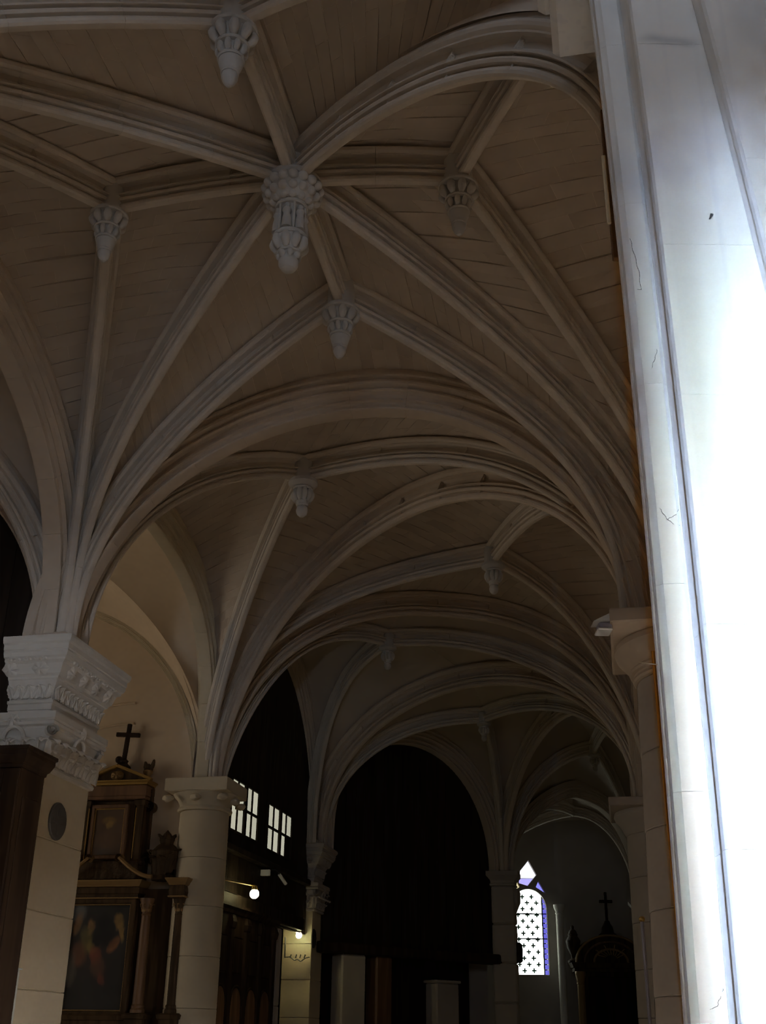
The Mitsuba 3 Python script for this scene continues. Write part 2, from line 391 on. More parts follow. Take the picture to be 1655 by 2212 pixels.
def cut_along(P, piece, gap):
    """The polyline P cut in pieces of about the given length, gap apart: (points, (sideways, normals)) of each."""
    P = resample(P, 160)
    _, side, nn = frames(P)
    l = np.r_[0, np.cumsum(np.linalg.norm(np.diff(P, axis=0), axis=1))]
    n = max(1, int(round(l[-1] / piece)))
    for i in range(n):
        a, b = l[-1] * i / n + (gap / 2 if i else 0), l[-1] * (i + 1) / n - (gap / 2 if i < n - 1 else 0)
        t = np.linspace(a, b, max(3, int((b - a) / .09) + 1))
        f = lambda A: np.stack([np.interp(t, l, A[:, j]) for j in range(3)], 1)
        m = f(nn)
        yield f(P), (side, m / np.linalg.norm(m, axis=1, keepdims=True))

# ------------------------------------------------------------------ the large structure
def struct(name, mesh, m, label, smooth=False):
    key = thing(name, label, kind='structure')
    place(key, mesh, m, smooth)
    return key
struct('floor', box(-12, 14, -9.2, 38, -EYE - .2, -EYE), 'floor_stone', 'worn pale stone floor of the church aisle')
struct('wall_back', box(-12, 4, -9.4, -9.0, -EYE, 9), 'plaster', 'plastered stone wall behind the viewer')
struct('wall_left', box(-12.3, -12, -9.2, 20, -EYE, 9), 'plaster', 'outer plastered wall on the left')
FR = Frame((3.3, 3.2), (0, -1))
struct('wall_right', box(3.3, 3.7, -9.2, 3.6, -EYE, 9), 'plaster', 'plastered aisle wall beside the bright pier')
PW = [box(-2.3, .23, -.65, -.5, -EYE, 3.0), box(-3.6, -2.7, -.65, -.5, -EYE, 3.0), box(.60, 3.3, -.65, -.5, -EYE, 3.0), box(.23, .60, -.65, -.5, 1.0, 3.0), box(-2.7, -2.3, -.65, -.5, -EYE, 0), box(-2.7, -2.3, -.65, -.5, .26, 3.0),
      box(-3.3, -3.2, -2.3, -.65, -EYE, 1.0), box(-1.75, -1.65, -2.3, -.65, -EYE, 1.0), box(-3.3, -1.65, -2.3, -.65, 1.0, 1.1), box(-3.3, -1.65, -2.4, -2.3, -EYE, 1.1),
      box(-1.1, -1.0, -4.7, -.65, -EYE, 1.9), box(.8, .95, -4.7, -.65, -EYE, 1.9), box(-1.1, .95, -4.7, -.65, 1.9, 2.05), box(-1.1, .95, -4.8, -4.7, -EYE, 2.0)]
struct('wall_porch', join(*PW), 'plaster', 'added walls behind the viewer, out of view, shaping the light beams')  # added walls; their openings aim the unseen lights at the two piers
struct('wall_choir', join(*(prism([a, b, (b[0] + .3, b[1]), (a[0] + .3, a[1])], -EYE, 8.5) for a, b in (((3.6, 3.6), (4.1, 9.7)), ((4.1, 9.7), (5.5, 18.0)), ((5.5, 18.0), (9.2, 30.6))))), 'plaster', 'plain wall behind the columns on the right')
struct('ceiling', join(box(-12, 3.7, -9.2, 3.4, 7.2, 7.5), box(-12, 14, 3.4, 38, 8.6, 8.9)), 'plaster', 'flat upper ceiling above the vaults and behind the viewer')

# ------------------------------------------------------------------ vault webs, stone by stone
def lifted(P, depth, n=60):
    P = resample(P, n); _, _, nn = frames(P)
    w = np.clip((np.linspace(0, 1, n) - .55) / .45, 0, 1)[:, None] ** 2      # webs meet level along their ridges
    nn = nn * (1 - w) + np.array([0, 0, 1.0]) * w; nn /= np.linalg.norm(nn, axis=1, keepdims=True)
    return P + nn * depth, nn

class Web:
    def __init__(s, c1, d1, c2, d2, camber=.05):
        s.A, na = lifted(c1, d1); s.B, nb = lifted(c2, d2)
        s.N = na + nb; s.N /= np.linalg.norm(s.N, axis=1, keepdims=True)
        s.camber = camber
        s.len = (np.linalg.norm(np.diff(s.A, axis=0), axis=1).sum() + np.linalg.norm(np.diff(s.B, axis=0), axis=1).sum()) / 2
    def at(s, u, t, lift=0.0):
        x = t * (len(s.A) - 1); i = min(int(x), len(s.A) - 2); f = x - i
        a = s.A[i] * (1 - f) + s.A[i + 1] * f; b = s.B[i] * (1 - f) + s.B[i + 1] * f; n = s.N[i] * (1 - f) + s.N[i + 1] * f
        w = np.linalg.norm(a - b)
        return a * (1 - u) + b * u + n * (lift + s.camber * w * math.sin(math.pi * u) * t)
    def width(s, t):
        i = int(t * (len(s.A) - 1)); return np.linalg.norm(s.A[i] - s.B[i])

STONE_MATS = ['web_stone_a', 'web_stone_b', 'web_stone_c']
QUAD = [(0, 1, 3), (0, 3, 2), (4, 7, 5), (4, 6, 7), (0, 4, 5), (0, 5, 1), (2, 3, 7), (2, 7, 6), (0, 2, 6), (0, 6, 4), (1, 5, 7), (1, 7, 3)]

def build_web(parent, w, stones, course=.15, length=.42, first='mortar'):
    nt, nu = 44, 17
    G = np.array([[w.at(u, t, .002 if stones else 0) for u in np.linspace(0, 1, nu)] for t in np.linspace(0.0, 1.0, nt)])
    V = np.vstack([G.reshape(-1, 3)]); idx = np.arange(nt * nu).reshape(nt, nu)
    a, b, c, d = idx[:-1, :-1].ravel(), idx[:-1, 1:].ravel(), idx[1:, :-1].ravel(), idx[1:, 1:].ravel()
    F = np.vstack([np.stack([a, b, d], 1), np.stack([a, d, c], 1)])
    sheet = tri(V, F)
    N = sheet.vertex_normals
    ref = np.array([w.N[int(t * 59)] for t in np.repeat(np.linspace(0, 1, nt), nu)])
    N = N * np.sign((N * ref).sum(1, keepdims=True) + 1e-9)
    top = tri(V + N * .08, F[:, ::-1])
    key = part(parent, 'web', join(sheet, top), first, 40)
    if not stones: return
    rows = max(4, int(round(w.len / course)))
    t0 = .10
    for r in range(rows):
        ta, tb = r / rows, (r + 1) / rows
        if tb < t0: continue
        wid = w.width((ta + tb) / 2)
        n = max(1, int(round(wid / length)))
        cuts = [0.0] + [min(max((k + (.5 if r % 2 and n > 1 else 0) + rng.uniform(-.12, .12)) / n, .02), .98) for k in range(1, n if not (r % 2) else n)] + [1.0]
        gt = .0028 / w.len
        for ua, ub in zip(cuts[:-1], cuts[1:]):
            gu = .0022 / max(wid, .1)
            if (ub - ua) * wid < .05: continue
            lo = rng.uniform(-.001, .001)
            P = np.array([w.at(u, t, l + lo) for l in (0, .03) for t in (ta + gt, tb - gt) for u in (ua + gu, ub - gu)])
            part(key, 'stone', tri(P, QUAD), STONE_MATS[rng.randrange(3)])

FANS = {  # bay: [(pier, [curves as boss names or neighbouring piers, in order])]
 'star': [('P1', ['Q1', 'D', 'C', 'L', 'NL']), ('Q1', ['P1', 'D', 'C', 'R', 'NR']), ('NL', ['P1', 'L', 'C', 'A', 'NR']), ('NR', ['Q1', 'R', 'C', 'A', 'NL'])],
 't1': [('P1', ['Q1', 'T1', 'P2']), ('Q1', ['P1', 'T1', 'P2']), ('P2', ['P1', 'T1', 'Q1'])],
 't2': [('P2', ['Q1', 'T2', 'Q2']), ('Q1', ['P2', 'T2', 'Q2']), ('Q2', ['P2', 'T2', 'Q1'])],
 't3': [('P2', ['Q2', 'T3', 'P3']), ('P3', ['P2', 'T3', 'Q2']), ('Q2', ['P2', 'T3', 'P3'])],
 't4': [('P3', ['Q2', 'T4', 'P4']), ('Q2', ['P3', 'T4', 'P4']), ('P4', ['P3', 'T4', 'Q2'])],
 't5': [('P4', ['Q2', 'T5', 'P5']), ('Q2', ['P4', 'T5', 'P5']), ('P5', ['P4', 'T5', 'Q2'])],
 'chapel': [('P1', ['P2', 'H', 'S1']), ('P2', ['P1', 'H', 'S2']), ('S1', ['P1', 'H', 'S2']), ('S2', ['P2', 'H', 'S1'])],
 'nave': [('P1', ['NL', 'N', 'S1']), ('NL', ['P1', 'N', 'S0']), ('S1', ['P1', 'N', 'S0']), ('S0', ['S1', 'N', 'NL'])]}
CEIL = {'star': ('brown stone star vault of the nearest bay, between the moulded ribs', True), 't1': ('three-sided vault bay just beyond the first broad arch', True), 't2': ('three-sided vault bay beside the column with the white floodlight', True),
        't3': ('dim third vault bay further along the aisle', False), 't4': ('dark vault bay above the dark arch', False), 't5': ('dark far vault bay above the stained-glass window', False),
        'chapel': ('warm plastered vault of the side chapel above the altar', False), 'nave': ('vault on the far left beyond the arcade arch', False)}
SCALE = {'star': 1.06, 't1': 1.1, 't2': 1.1, 't3': 1.1, 't4': 1.1, 't5': 1.1, 'chapel': .8, 'nave': .9}
ARCH_SCALE = {('P1', 'Q1'): 1.0, ('NL', 'P1'): 1.0, ('P1', 'P2'): .95, ('P2', 'P3'): 1.0, ('P3', 'P4'): 1.0, ('P4', 'P5'): .9, ('P2', 'S2'): .26}
RIBLIKE = {('P2', 'Q1'): 1.4, ('P2', 'Q2'): 1.4, ('P3', 'Q2'): 1.5, ('P4', 'Q2'): 1.4, ('Q2', 'P5'): 1.4}
def arch_key(p, q): return (p, q) if (p, q) in ARCHES else (q, p)
def web_edge(pier, to, bay):
    if to in BO: return rib_curve(to, pier), RIB_D * SCALE[bay]
    k = arch_key(pier, to)
    return arch_half(pier, to), (RIB_D * RIBLIKE[k] if k in RIBLIKE else ARCH_D * ARCH_SCALE.get(k, 1.0))
for bay, fans in FANS.items():
    lab, stones = CEIL[bay]
    key = thing('ceiling', lab, kind='structure')
    for pier, order in fans:
        for u, v in zip(order[:-1], order[1:]):
            (c1, d1), (c2, d2) = web_edge(pier, u, bay), web_edge(pier, v, bay)
            build_web(key, Web(c1, d1, c2, d2), stones, course=.15 if bay == 'star' else .17, length=.42 if bay == 'star' else .5,
                      first='mortar' if stones else ('plaster' if bay == 'chapel' else 'web_stone_b'))

# ------------------------------------------------------------------ ribs and arches
NAME = {'P1': 'the carved white pier', 'P2': 'the altar column', 'P3': 'the lamp-lit pier', 'P4': 'the dark window pier', 'P5': 'the far right pier', 'Q1': 'the big round column',
        'Q2': 'the second right column', 'NL': 'the near left pier', 'NR': 'the bright pier', 'S1': 'the outer left pier', 'S2': 'the chapel corner', 'S0': 'the outer near pier'}
BNAME = {'A': 'the topmost pendant', 'C': 'the largest pendant', 'D': 'the pendant above the broad arch', 'L': 'the leftmost pendant', 'R': 'the right-hand pendant', 'T1': 'the pendant of the second bay',
         'T2': 'the small round pendant', 'T3': 'the faint pendant', 'T4': 'the last dark pendant', 'T5': 'the hidden far boss', 'H': 'the chapel boss', 'N': 'the outer left boss'}
BAYOF = {b: bay for bay, fans in FANS.items() for _, o in fans for b in o if b in BO}
def moulding(key, name, P, prof, piece, m):
    for Q, across in cut_along(P, piece, .0016):
        part(key, name, sweep(Q, prof, True, across), m, 28)
for (bo, pi) in RIBS:
    bay = BAYOF[bo]
    if bay == 'chapel' or bay == 'nave' and pi not in ('P1', 'NL'): continue
    key = thing('vault_rib', f'moulded stone rib from {BNAME[bo]} down to {NAME[pi]}', 'vault rib', 'moulded ribs of the vaults')
    moulding(key, 'block', rib_curve(bo, pi), RIB_PROF * SCALE[bay], .75 if bay == 'star' else 1.1, 'rib_stone')
for bo in 'ADLR':
    a, b = BO['C'], BO[bo]
    s = np.linspace(0, 1, 9)[:, None]
    P = a * (1 - s) + b * s; P[:, 2] += .03 * np.sin(np.pi * s[:, 0])
    key = thing('vault_rib', f'short level rib linking the largest pendant with {BNAME[bo]}', 'vault rib', 'moulded ribs of the vaults')
    moulding(key, 'block', P, RIB_PROF * SCALE['star'], .55, 'rib_stone')
ALABEL = {('P1', 'Q1'): 'broad moulded arch closing the nearest bay, across the aisle', ('NL', 'P1'): 'arcade arch with flat pale soffit cut by the left picture edge', ('P1', 'P2'): 'side arch over the altar with a lit flat soffit',
          ('P2', 'P3'): 'side arch above the wooden screen with windows', ('P3', 'P4'): 'dark arch around the black wooden screen', ('P4', 'P5'): 'low far arch opening to the chapel with a cross',
          ('P2', 'Q1'): 'moulded arch slanting from the altar column to the right-hand column', ('P2', 'Q2'): 'moulded arch from the altar column to the second right-hand column', ('P3', 'Q2'): 'dim moulded arch from the lamp-lit pier across the aisle',
          ('P2', 'S2'): 'thin wall arch on the chapel end wall above the altar', ('P4', 'Q2'): 'dark arch from the dark pier towards the second right-hand column'}
for (p, q) in ARCHES:
    lab = ALABEL.get((p, q), f'plain stone arch between {NAME[p]} and {NAME[q]}')
    A, B = arch_half(p, q), arch_half(q, p)
    P = np.vstack([A, B[::-1][1:]])
    key = thing('stone_arch', lab, 'arch', 'arches between the piers')
    if (p, q) in RIBLIKE: moulding(key, 'voussoir', P, RIB_PROF * RIBLIKE[p, q], .8, 'arch_stone')
    else: moulding(key, 'voussoir', P, ARCH_PROF * ARCH_SCALE.get((p, q), 1.0), .55, 'column_stone' if (p, q) in (('P1', 'P2'), ('P2', 'S2')) else 'arch_stone')  # paler stone on the altar arches puts their lit look into the colour

# ------------------------------------------------------------------ hanging pendants of the bosses
petal = mikit.ply(leaf_mesh(.07, .085, 1.6, 2, .008, 9, 7), 'boss_stone', 50)
bead = mikit.ply(trimesh.creation.icosphere(subdivisions=2, radius=.036), 'boss_stone', True)
def ring_of(key, name, shape, n, r, z, s=1.0, tilt=0.0, turn=0.0, c=(0, 0)):
    for k in range(n):
        a = 2 * math.pi * (k + turn) / n
        copy_part(key, name, shape, mat(tr(c[0], c[1], z), rot([0, 0, 1], math.degrees(a) + 90), tr(0, -r, 0), rot([1, 0, 0], tilt), sc(s)))
def pendant(b, label, scale=1.0, big=False, plain=False):
    x, y, z0 = BO[b]
    key = thing('pendant_boss', label, 'pendant boss', 'carved pendants hanging from the vault')
    s = scale
    def L(name, prof, m='boss_stone', k=28): return part(key, name, lathe([(r * s, z0 + z * s) for r, z in prof], x, y, k), m, 35)
    def lip(z, r, h=.016): return L('lip', [(r * .7, z + h), (r * .93, z + h), (r, z + h * .45), (r, z - h * .45), (r * .93, z - h), (r * .7, z - h)])
    def flutes(n, z1, r1, z2, r2, w, bulge=.25, name='lobe'):
        """Carved lobes round a tier: each a fat drop that leans in towards its foot."""
        t = np.linspace(0, 1, 7)
        rad = w * (.35 + .65 * np.sin(np.pi * (.12 + .80 * t)))
        line = np.stack([r1 + (r2 - r1) * t + bulge * w * np.sin(np.pi * t), 0 * t, z1 + (z2 - z1) * t], 1) * s
        sh = mikit.ply(tube(line, rad * s, 8), 'boss_stone', 50)
        for k in range(n):
            copy_part(key, name, sh, mat(tr(x, y, z0), rot([0, 0, 1], 360 * (k + (.5 if z1 < -.12 else 0)) / n)))
    if big:
        L('neck', [(0, .34), (.17, .34), (.17, .02), (.14, -.02), (0, -.02)])
        lip(.012, .226, .022)
        L('beaded_ring', [(.10, .0), (.200, .0), (.206, -.05), (.196, -.13), (.15, -.20), (.10, -.205)])
        ring_of(key, 'bead', bead, 17, .208, z0 - .055, 1.12, c=(x, y)); ring_of(key, 'bead', bead, 15, .190, z0 - .135, 1.0, turn=.5, c=(x, y)); ring_of(key, 'bead', bead, 13, .145, z0 - .190, .8, c=(x, y))
        lip(-.222, .128)
        L('shaft', [(.07, -.20), (.098, -.21), (.092, -.25), (.078, -.27), (.076, -.47), (.098, -.50), (.07, -.53)])
        for k in range(6):     # six little niches with their standing figures
            a = 2 * math.pi * k / 6 + .3
            fig = lathe([(0, -.48), (.040, -.48), (.036, -.40), (.026, -.345), (.038, -.325), (.030, -.30), (.014, -.292), (.024, -.272), (.016, -.25), (0, -.245)], x + .104 * math.cos(a), y + .104 * math.sin(a), 10)
            fig.apply_translation([0, 0, z0]); part(key, 'figure', fig, 'boss_stone', 50)
            post = tube(np.array([[x + .112 * math.cos(a + .52), y + .112 * math.sin(a + .52), z0 + q] for q in (-.24, -.36, -.49)]), .010, 6)
            part(key, 'post', post, 'boss_stone', 40)
        lip(-.505, .132, .018)
        L('crown', [(.06, -.50), (.112, -.52), (.112, -.56), (.096, -.62), (.06, -.68)])
        flutes(9, -.53, .118, -.64, .088, .036, .4)
        lip(-.648, .094, .014)
        flutes(7, -.655, .070, -.71, .060, .026, .3)
        L('drop', [(.05, -.66), (.060, -.69), (.076, -.725), (.076, -.76), (.055, -.795), (.02, -.81), (0, -.812)])
    elif plain:
        L('collar', [(0, .26), (.13, .26), (.13, .02), (.172, .0), (.176, -.04), (.150, -.065), (.100, -.085), (0, -.085)])
        L('bell', [(.06, -.05), (.086, -.10), (.094, -.14), (.086, -.24), (.06, -.315), (.04, -.335)])
        lip(-.105, .118, .014)
        flutes(10, -.12, .098, -.27, .080, .034, .5)
        lip(-.315, .070, .012)
        L('drop', [(.04, -.32), (.062, -.345), (.070, -.385), (.058, -.43), (.028, -.458), (0, -.462)])
    else:
        L('neck', [(0, .30), (.115, .30), (.115, .02), (.14, .0), (.14, -.02), (.10, -.03), (0, -.03)])
        lip(-.03, .160, .016)
        L('core', [(.06, .0), (.120, -.02), (.112, -.07), (.086, -.14), (.074, -.17), (.068, -.26), (.052, -.29), (.055, -.34), (.04, -.385)])
        flutes(9, -.045, .128, -.145, .092, .036, .5)
        lip(-.160, .112, .012)
        flutes(9, -.170, .088, -.255, .066, .024, .35)
        lip(-.270, .090, .012)
        L('cup', [(.05, -.275), (.080, -.285), (.078, -.315), (.062, -.36), (.045, -.385)])
        lip(-.385, .060, .010)
        L('drop', [(.03, -.375), (.050, -.395), (.054, -.425), (.038, -.465), (.018, -.49), (0, -.495)])
pendant('C', 'largest carved pendant boss with beaded ring, at the centre of the star of ribs', 1.0, big=True)
pendant('A', 'carved pendant boss near the upper picture edge, above the largest one', 1.02)
pendant('D', 'tiered pendant boss just above the first broad arch', 1.08)
pendant('L', 'dark pendant boss left of the largest one', .96)
pendant('R', 'tiered pendant boss right of the largest one', .98)
pendant('T1', 'leafy bell-shaped pendant in the bay beyond the broad arch', 1.0, plain=True)
pendant('T2', 'small round pendant in the dim bay near the right-hand column', .95, plain=True)
pendant('T3', 'barely visible pendant in the dark bay above the lamp-lit pier', .9, plain=True)
pendant('T4', 'faint last pendant above the big dark arch', .8, plain=True)
pendant('T5', 'pendant boss hidden at the end of the aisle', .8, plain=True)

# ------------------------------------------------------------------ piers and columns
def side_loft(rect, prof, sides=(1, 1, 1, 1)):
    """ring_loft with its own overhang at the left, right, front and back."""
    a0, a1, d0, d1 = rect
    V, F = [], []
    for o, z in prof:
        l, r, f, b = (o * k for k in sides)
        V += [[a0 - l, d0 - f, z], [a1 + r, d0 - f, z], [a1 + r, d1 + b, z], [a0 - l, d1 + b, z]]
    for i in range(len(prof) - 1):
        for j in range(4):
            a, b, c, d = 4 * i + j, 4 * i + (j + 1) % 4, 4 * i + 4 + j, 4 * i + 4 + (j + 1) % 4
            F += [[a, b, d], [a, d, c]]
    n = 4 * (len(prof) - 1)
    F += [[0, 2, 1], [0, 3, 2], [n, n + 1, n + 2], [n, n + 2, n + 3]]
    return tri(V, F)

LEAF = {}
def leaf_of(w, h, curl, lobes, m):
    k = (w, h, curl, lobes, m)
    if k not in LEAF: LEAF[k] = mikit.ply(leaf_mesh(w, h, curl, lobes, .014), m, 50)
    return LEAF[k]
ROS, SCR = {}, {}
def on_face(fr, side, a, d, z, *more):
    """Places a carving that faces -y in its own axes on the front (side 0) or the right face (side 1) of the block in frame fr."""
    return mat(fr.m, tr(a, d, z), rot([0, 0, 1], 90 * side), *more)

def carved_pier(corner, label, m, left=.1, wide=.75, name='carved_pier', depth=1.0):
    fr = Frame(corner)
    key = thing(name, label, 'pier', None)
    W = .43
    # the shaft, course by course
    zs = [-EYE, -.95, -.3, .36, 1.0, 1.62, 2.2]
    for z0, z1 in zip(zs[:-1], zs[1:]):
        part(key, 'shaft_block', fr.box(-wide, 0, 0, depth, z0 + .002, z1 - .002, b=.008), m)
    cap = part(key, 'capital', fr(side_loft((-wide, 0, 0, depth), [(.0, 2.19), (.035, 2.195), (.045, 2.22), (.03, 2.245), (.012, 2.25), (.02, 2.33), (.05, 2.50), (.07, 2.56), (.07, 2.575), (.11, 2.585), (.12, 2.61), (.105, 2.625), (.125, 2.64), (.125, 2.70), (.0, 2.705)], (1, 1, 1, .3))), m)
    for row, (z, w, h, off) in enumerate(((2.245, .18, .17, 0), (2.25, .29, .18, .5))):
        sh = leaf_of(h, w, 2.6, 3, m)
        for side, L in ((0, wide), (1, depth)):
            n = int(L / .145)
            for k in range(n + (row == 1)):
                q = (k + .5 - off) / n * L
                if side == 0: copy_part(cap, 'leaf', sh, on_face(fr, 0, -q, -.022 - .018 * row, z))
                else: copy_part(cap, 'leaf', sh, on_face(fr, 1, .022 + .018 * row, q, z))
    if m not in SCR: SCR[m] = mikit.ply(scroll_mesh(.062, .07), m, 40)
    for a, d, t in ((0.07, -.06, 45), (-wide + .05, -.06, 0), (.06, depth - .05, 0)):
        copy_part(cap, 'volute', SCR[m], mat(fr.m, tr(a, d, 2.535), rot([0, 0, 1], t)))
    if m not in ROS: ROS[m] = mikit.ply(rosette_mesh(.062), m, 40)
    for side, L in ((0, wide), (1, depth)):
        for q in ((.5,) if side else (.38,)):
            copy_part(cap, 'rosette', ROS[m], on_face(fr, side, -q * L if side == 0 else .115, -.115 if side == 0 else q * L, 2.63, sc(1.05)))
            arch = tube(np.array([[.10 * math.cos(t), -.03 - .02 * math.sin(t), .10 * math.sin(t) + 2.47] for t in np.linspace(0, math.pi, 12)]), .02, 7)
            arch.apply_transform(mat(fr.m, tr(-q * L if side == 0 else .055, -.055 if side == 0 else q * L, 0), rot([0, 0, 1], 90 * side)))
            part(cap, 'shell_arch', arch, m, 40)
    blk = part(key, 'entablature_block', fr(side_loft((-W, 0, 0, depth), [(.0, 2.70), (.0, 2.745), (.012, 2.75), (.012, 2.80), (.03, 2.81), (.03, 2.835), (.0, 2.84)], (left, 1, 1, .3))), m)
    fri = part(key, 'frieze', fr(side_loft((-W, 0, 0, depth), [(.0, 2.84), (.0, 2.86), (.02, 2.93), (.05, 3.0), (.06, 3.03)], (left, 1, 1, .3))), m)
    sh = leaf_of(.105, .165, 1.3, 4, m)
    for side, L in ((0, W), (1, depth)):
        n = int(L / .10)
        for k in range(n):
            q = (k + .5) / n * L
            for tw in (-22, 22):
                if side == 0: copy_part(fri, 'leaf', sh, on_face(fr, 0, -q, -.03, 2.855, rot([0, 1, 0], tw), sc(.85)))
                else: copy_part(fri, 'leaf', sh, on_face(fr, 1, .03, q, 2.855, rot([0, 1, 0], tw), sc(.85)))
    cor = part(key, 'cornice', fr(side_loft((-W, 0, 0, depth), [(.05, 3.02), (.07, 3.03), (.075, 3.05), (.10, 3.07), (.13, 3.16), (.165, 3.18), (.165, 3.2), (.185, 3.215), (.20, 3.25), (.195, 3.27), (.205, 3.28), (.205, 3.325), (.225, 3.34), (.235, 3.375), (.235, 3.40)], (left, 1, 1, .8))), m)
    for side, L in ((0, W), (1, depth)):
        for q in ((.22, .92) if side == 0 else (.1, .37, .64, .92)):
            copy_part(cor, 'rosette', ROS[m], on_face(fr, side, -q * L if side == 0 else .115, -.115 if side == 0 else q * L, 3.115, rot([1, 0, 0], 24), sc(1.4, 1.0, 1.15)))
        n = int(L / .05)
        for k in range(n):
            q = (k + .5) / n * L
            e = fr.box(-q - .015, -q + .015, -.185, -.15, 3.175, 3.205, b=.008) if side == 0 else fr.box(.15, .185, q - .015, q + .015, 3.175, 3.205, b=.008)
            part(cor, 'dentil', e, m)
    imp = part(key, 'springer', fr.box(-.36, .06, .0, .66, 3.40, 3.52, b=.03), 'arch_stone')
    return key, fr
pier_a, FP1 = carved_pier((-3.06, 10.37), 'white stone pier with leafy capital, carved frieze and cornice, beside the dark cabinet', 'pale_stone')
pier_c, FP3 = carved_pier((-1.22, 22.62), 'lamp-lit stone pier with a dim carved capital, beyond the wooden screen', 'grey_stone', left=1, wide=.56, depth=.8)
for k in [k for k in scene if k.startswith((pier_c + '__shaft_block', pier_a + '__shaft_block'))]: scene[k]['bsdf'] = {'type': 'ref', 'id': 'column_stone'}

def round_pier(c, label, m, r0, r1, half, zc, group=None, facets=0, rings=()):
    """A round column: drums from the floor to the necking, moulded capital, square abacus."""
    key = thing('round_column', label, 'column', group)
    zn = zc[0]
    n = 7
    zs = np.linspace(-EYE, zn, n + 1)
    for z0, z1 in zip(zs[:-1], zs[1:]):
        f = lambda z: r0 + (r1 - r0) * (z + EYE) / (zn + EYE)
        k = facets or 40
        part(key, 'drum', lathe([(0, z0 + .002), (f(z0) - .006, z0 + .002), (f(z0), z0 + .010), (f(z1), z1 - .010), (f(z1) - .006, z1 - .002), (0, z1 - .002)], c[0], c[1], k), m, 20 if facets else 40)
    part(key, 'capital', lathe([(0, zn)] + [(r1 + o, z) for o, z in rings] + [(0, rings[-1][1])], c[0], c[1], 48), m, 30)
    fr = Frame(c)
    z0, z1 = zc[1], zc[2]
    part(key, 'abacus', fr(ring_loft((-half, half, -half, half), [(-.02, z0), (0, z0 + .012), (0, z1 - .012), (-.01, z1)])), m)
    return key, fr
col2, FC2 = round_pier((-2.54, 16.95), 'round yellowish column with a weathered crocket capital, right of the altar', 'column_stone', .37, .355, .47, (2.97, 3.22, 3.41), None, 0,
    [(.0, 2.97), (.035, 2.975), (.045, 3.0), (.03, 3.03), (.01, 3.035), (.015, 3.07), (.05, 3.14), (.10, 3.19), (.12, 3.22)])
for a, d in ((.40, .40), (.40, -.42), (-.42, -.42), (.45, 0), (0, -.45)):
    kn = trimesh.creation.icosphere(subdivisions=2, radius=.066); kn.apply_scale([1.15, 1.15, .75])
    kn.vertices += .018 * (np_noise(kn.vertices * 22 + a * 7) - .5)[:, None] * 2
    kn.apply_translation([a, d, 3.13]); part(col2, 'crocket', FC2(kn), 'column_stone', 50)
colq, FQ1 = round_pier((2.9, 9.85), 'big round column with a broad square abacus, next to the bright pier', 'grey_stone', .72, .60, .8, (2.93, 3.275, 3.40), 'aisle columns on the right', 26,
    [(.0, 2.93), (.02, 2.94), (.03, 2.96), (.02, 2.985), (.025, 3.0), (.05, 3.01), (.06, 3.03), (.05, 3.05), (.06, 3.06), (.10, 3.10), (.155, 3.16), (.18, 3.215), (.175, 3.25), (.165, 3.275)])
for k in scene:
    if k.startswith(colq + '__abacus') or k.startswith(colq + '__capital'): scene[k]['bsdf'] = {'type': 'ref', 'id': 'arch_stone'}
round_pier((4.42, 18.1), 'second round column with a square abacus, half hidden behind the big one', 'grey_stone', .62, .56, .8, (2.93, 3.275, 3.40), 'aisle columns on the right', 26,
    [(.0, 2.93), (.03, 2.96), (.05, 3.01), (.06, 3.03), (.10, 3.10), (.155, 3.16), (.18, 3.215), (.165, 3.275)])

def plain_pier(c, label, r, m='grey_stone', zc=3.4):
    key = thing('stone_pier', label, 'pier'); fr = Frame(c)
    for z0, z1 in zip(np.linspace(-EYE, 3.1, 7)[:-1], np.linspace(-EYE, 3.1, 7)[1:]):
        part(key, 'shaft_block', fr.box(-r, r, -r, r, z0 + .002, z1 - .002, b=.03), m)
    part(key, 'capital', fr(ring_loft((-r, r, -r, r), [(0, 3.1), (.03, 3.11), (.03, 3.14), (.01, 3.16), (.02, 3.22), (.09, 3.30), (.10, 3.31), (.10, 3.40)])), m)
    return key, fr
pier_d, FP4 = plain_pier(PI['P4'], 'dark pier with a small moulded capital, left of the stained-glass window', .25)
plain_pier(PI['P5'], 'far right pier hidden behind the big round column', .3)
plain_pier(PI['NL'], 'near left pier outside the left picture edge', .36)
plain_pier(PI['S1'], 'outer left pier between the side chapel and the dark bay', .34)
part(pier_d, 'corbel', FP4(lathe([(0, 2.5), (.06, 2.52), (.10, 2.62), (.16, 2.75), (.17, 2.95), (.14, 3.05), (0, 3.08)], .20, -.05, 16)), 'grey_stone', 40)
part(pier_d, 'bracket', FP4.box(.10, .36, -.18, .12, 1.55, 1.95, b=.04), 'black_wood')

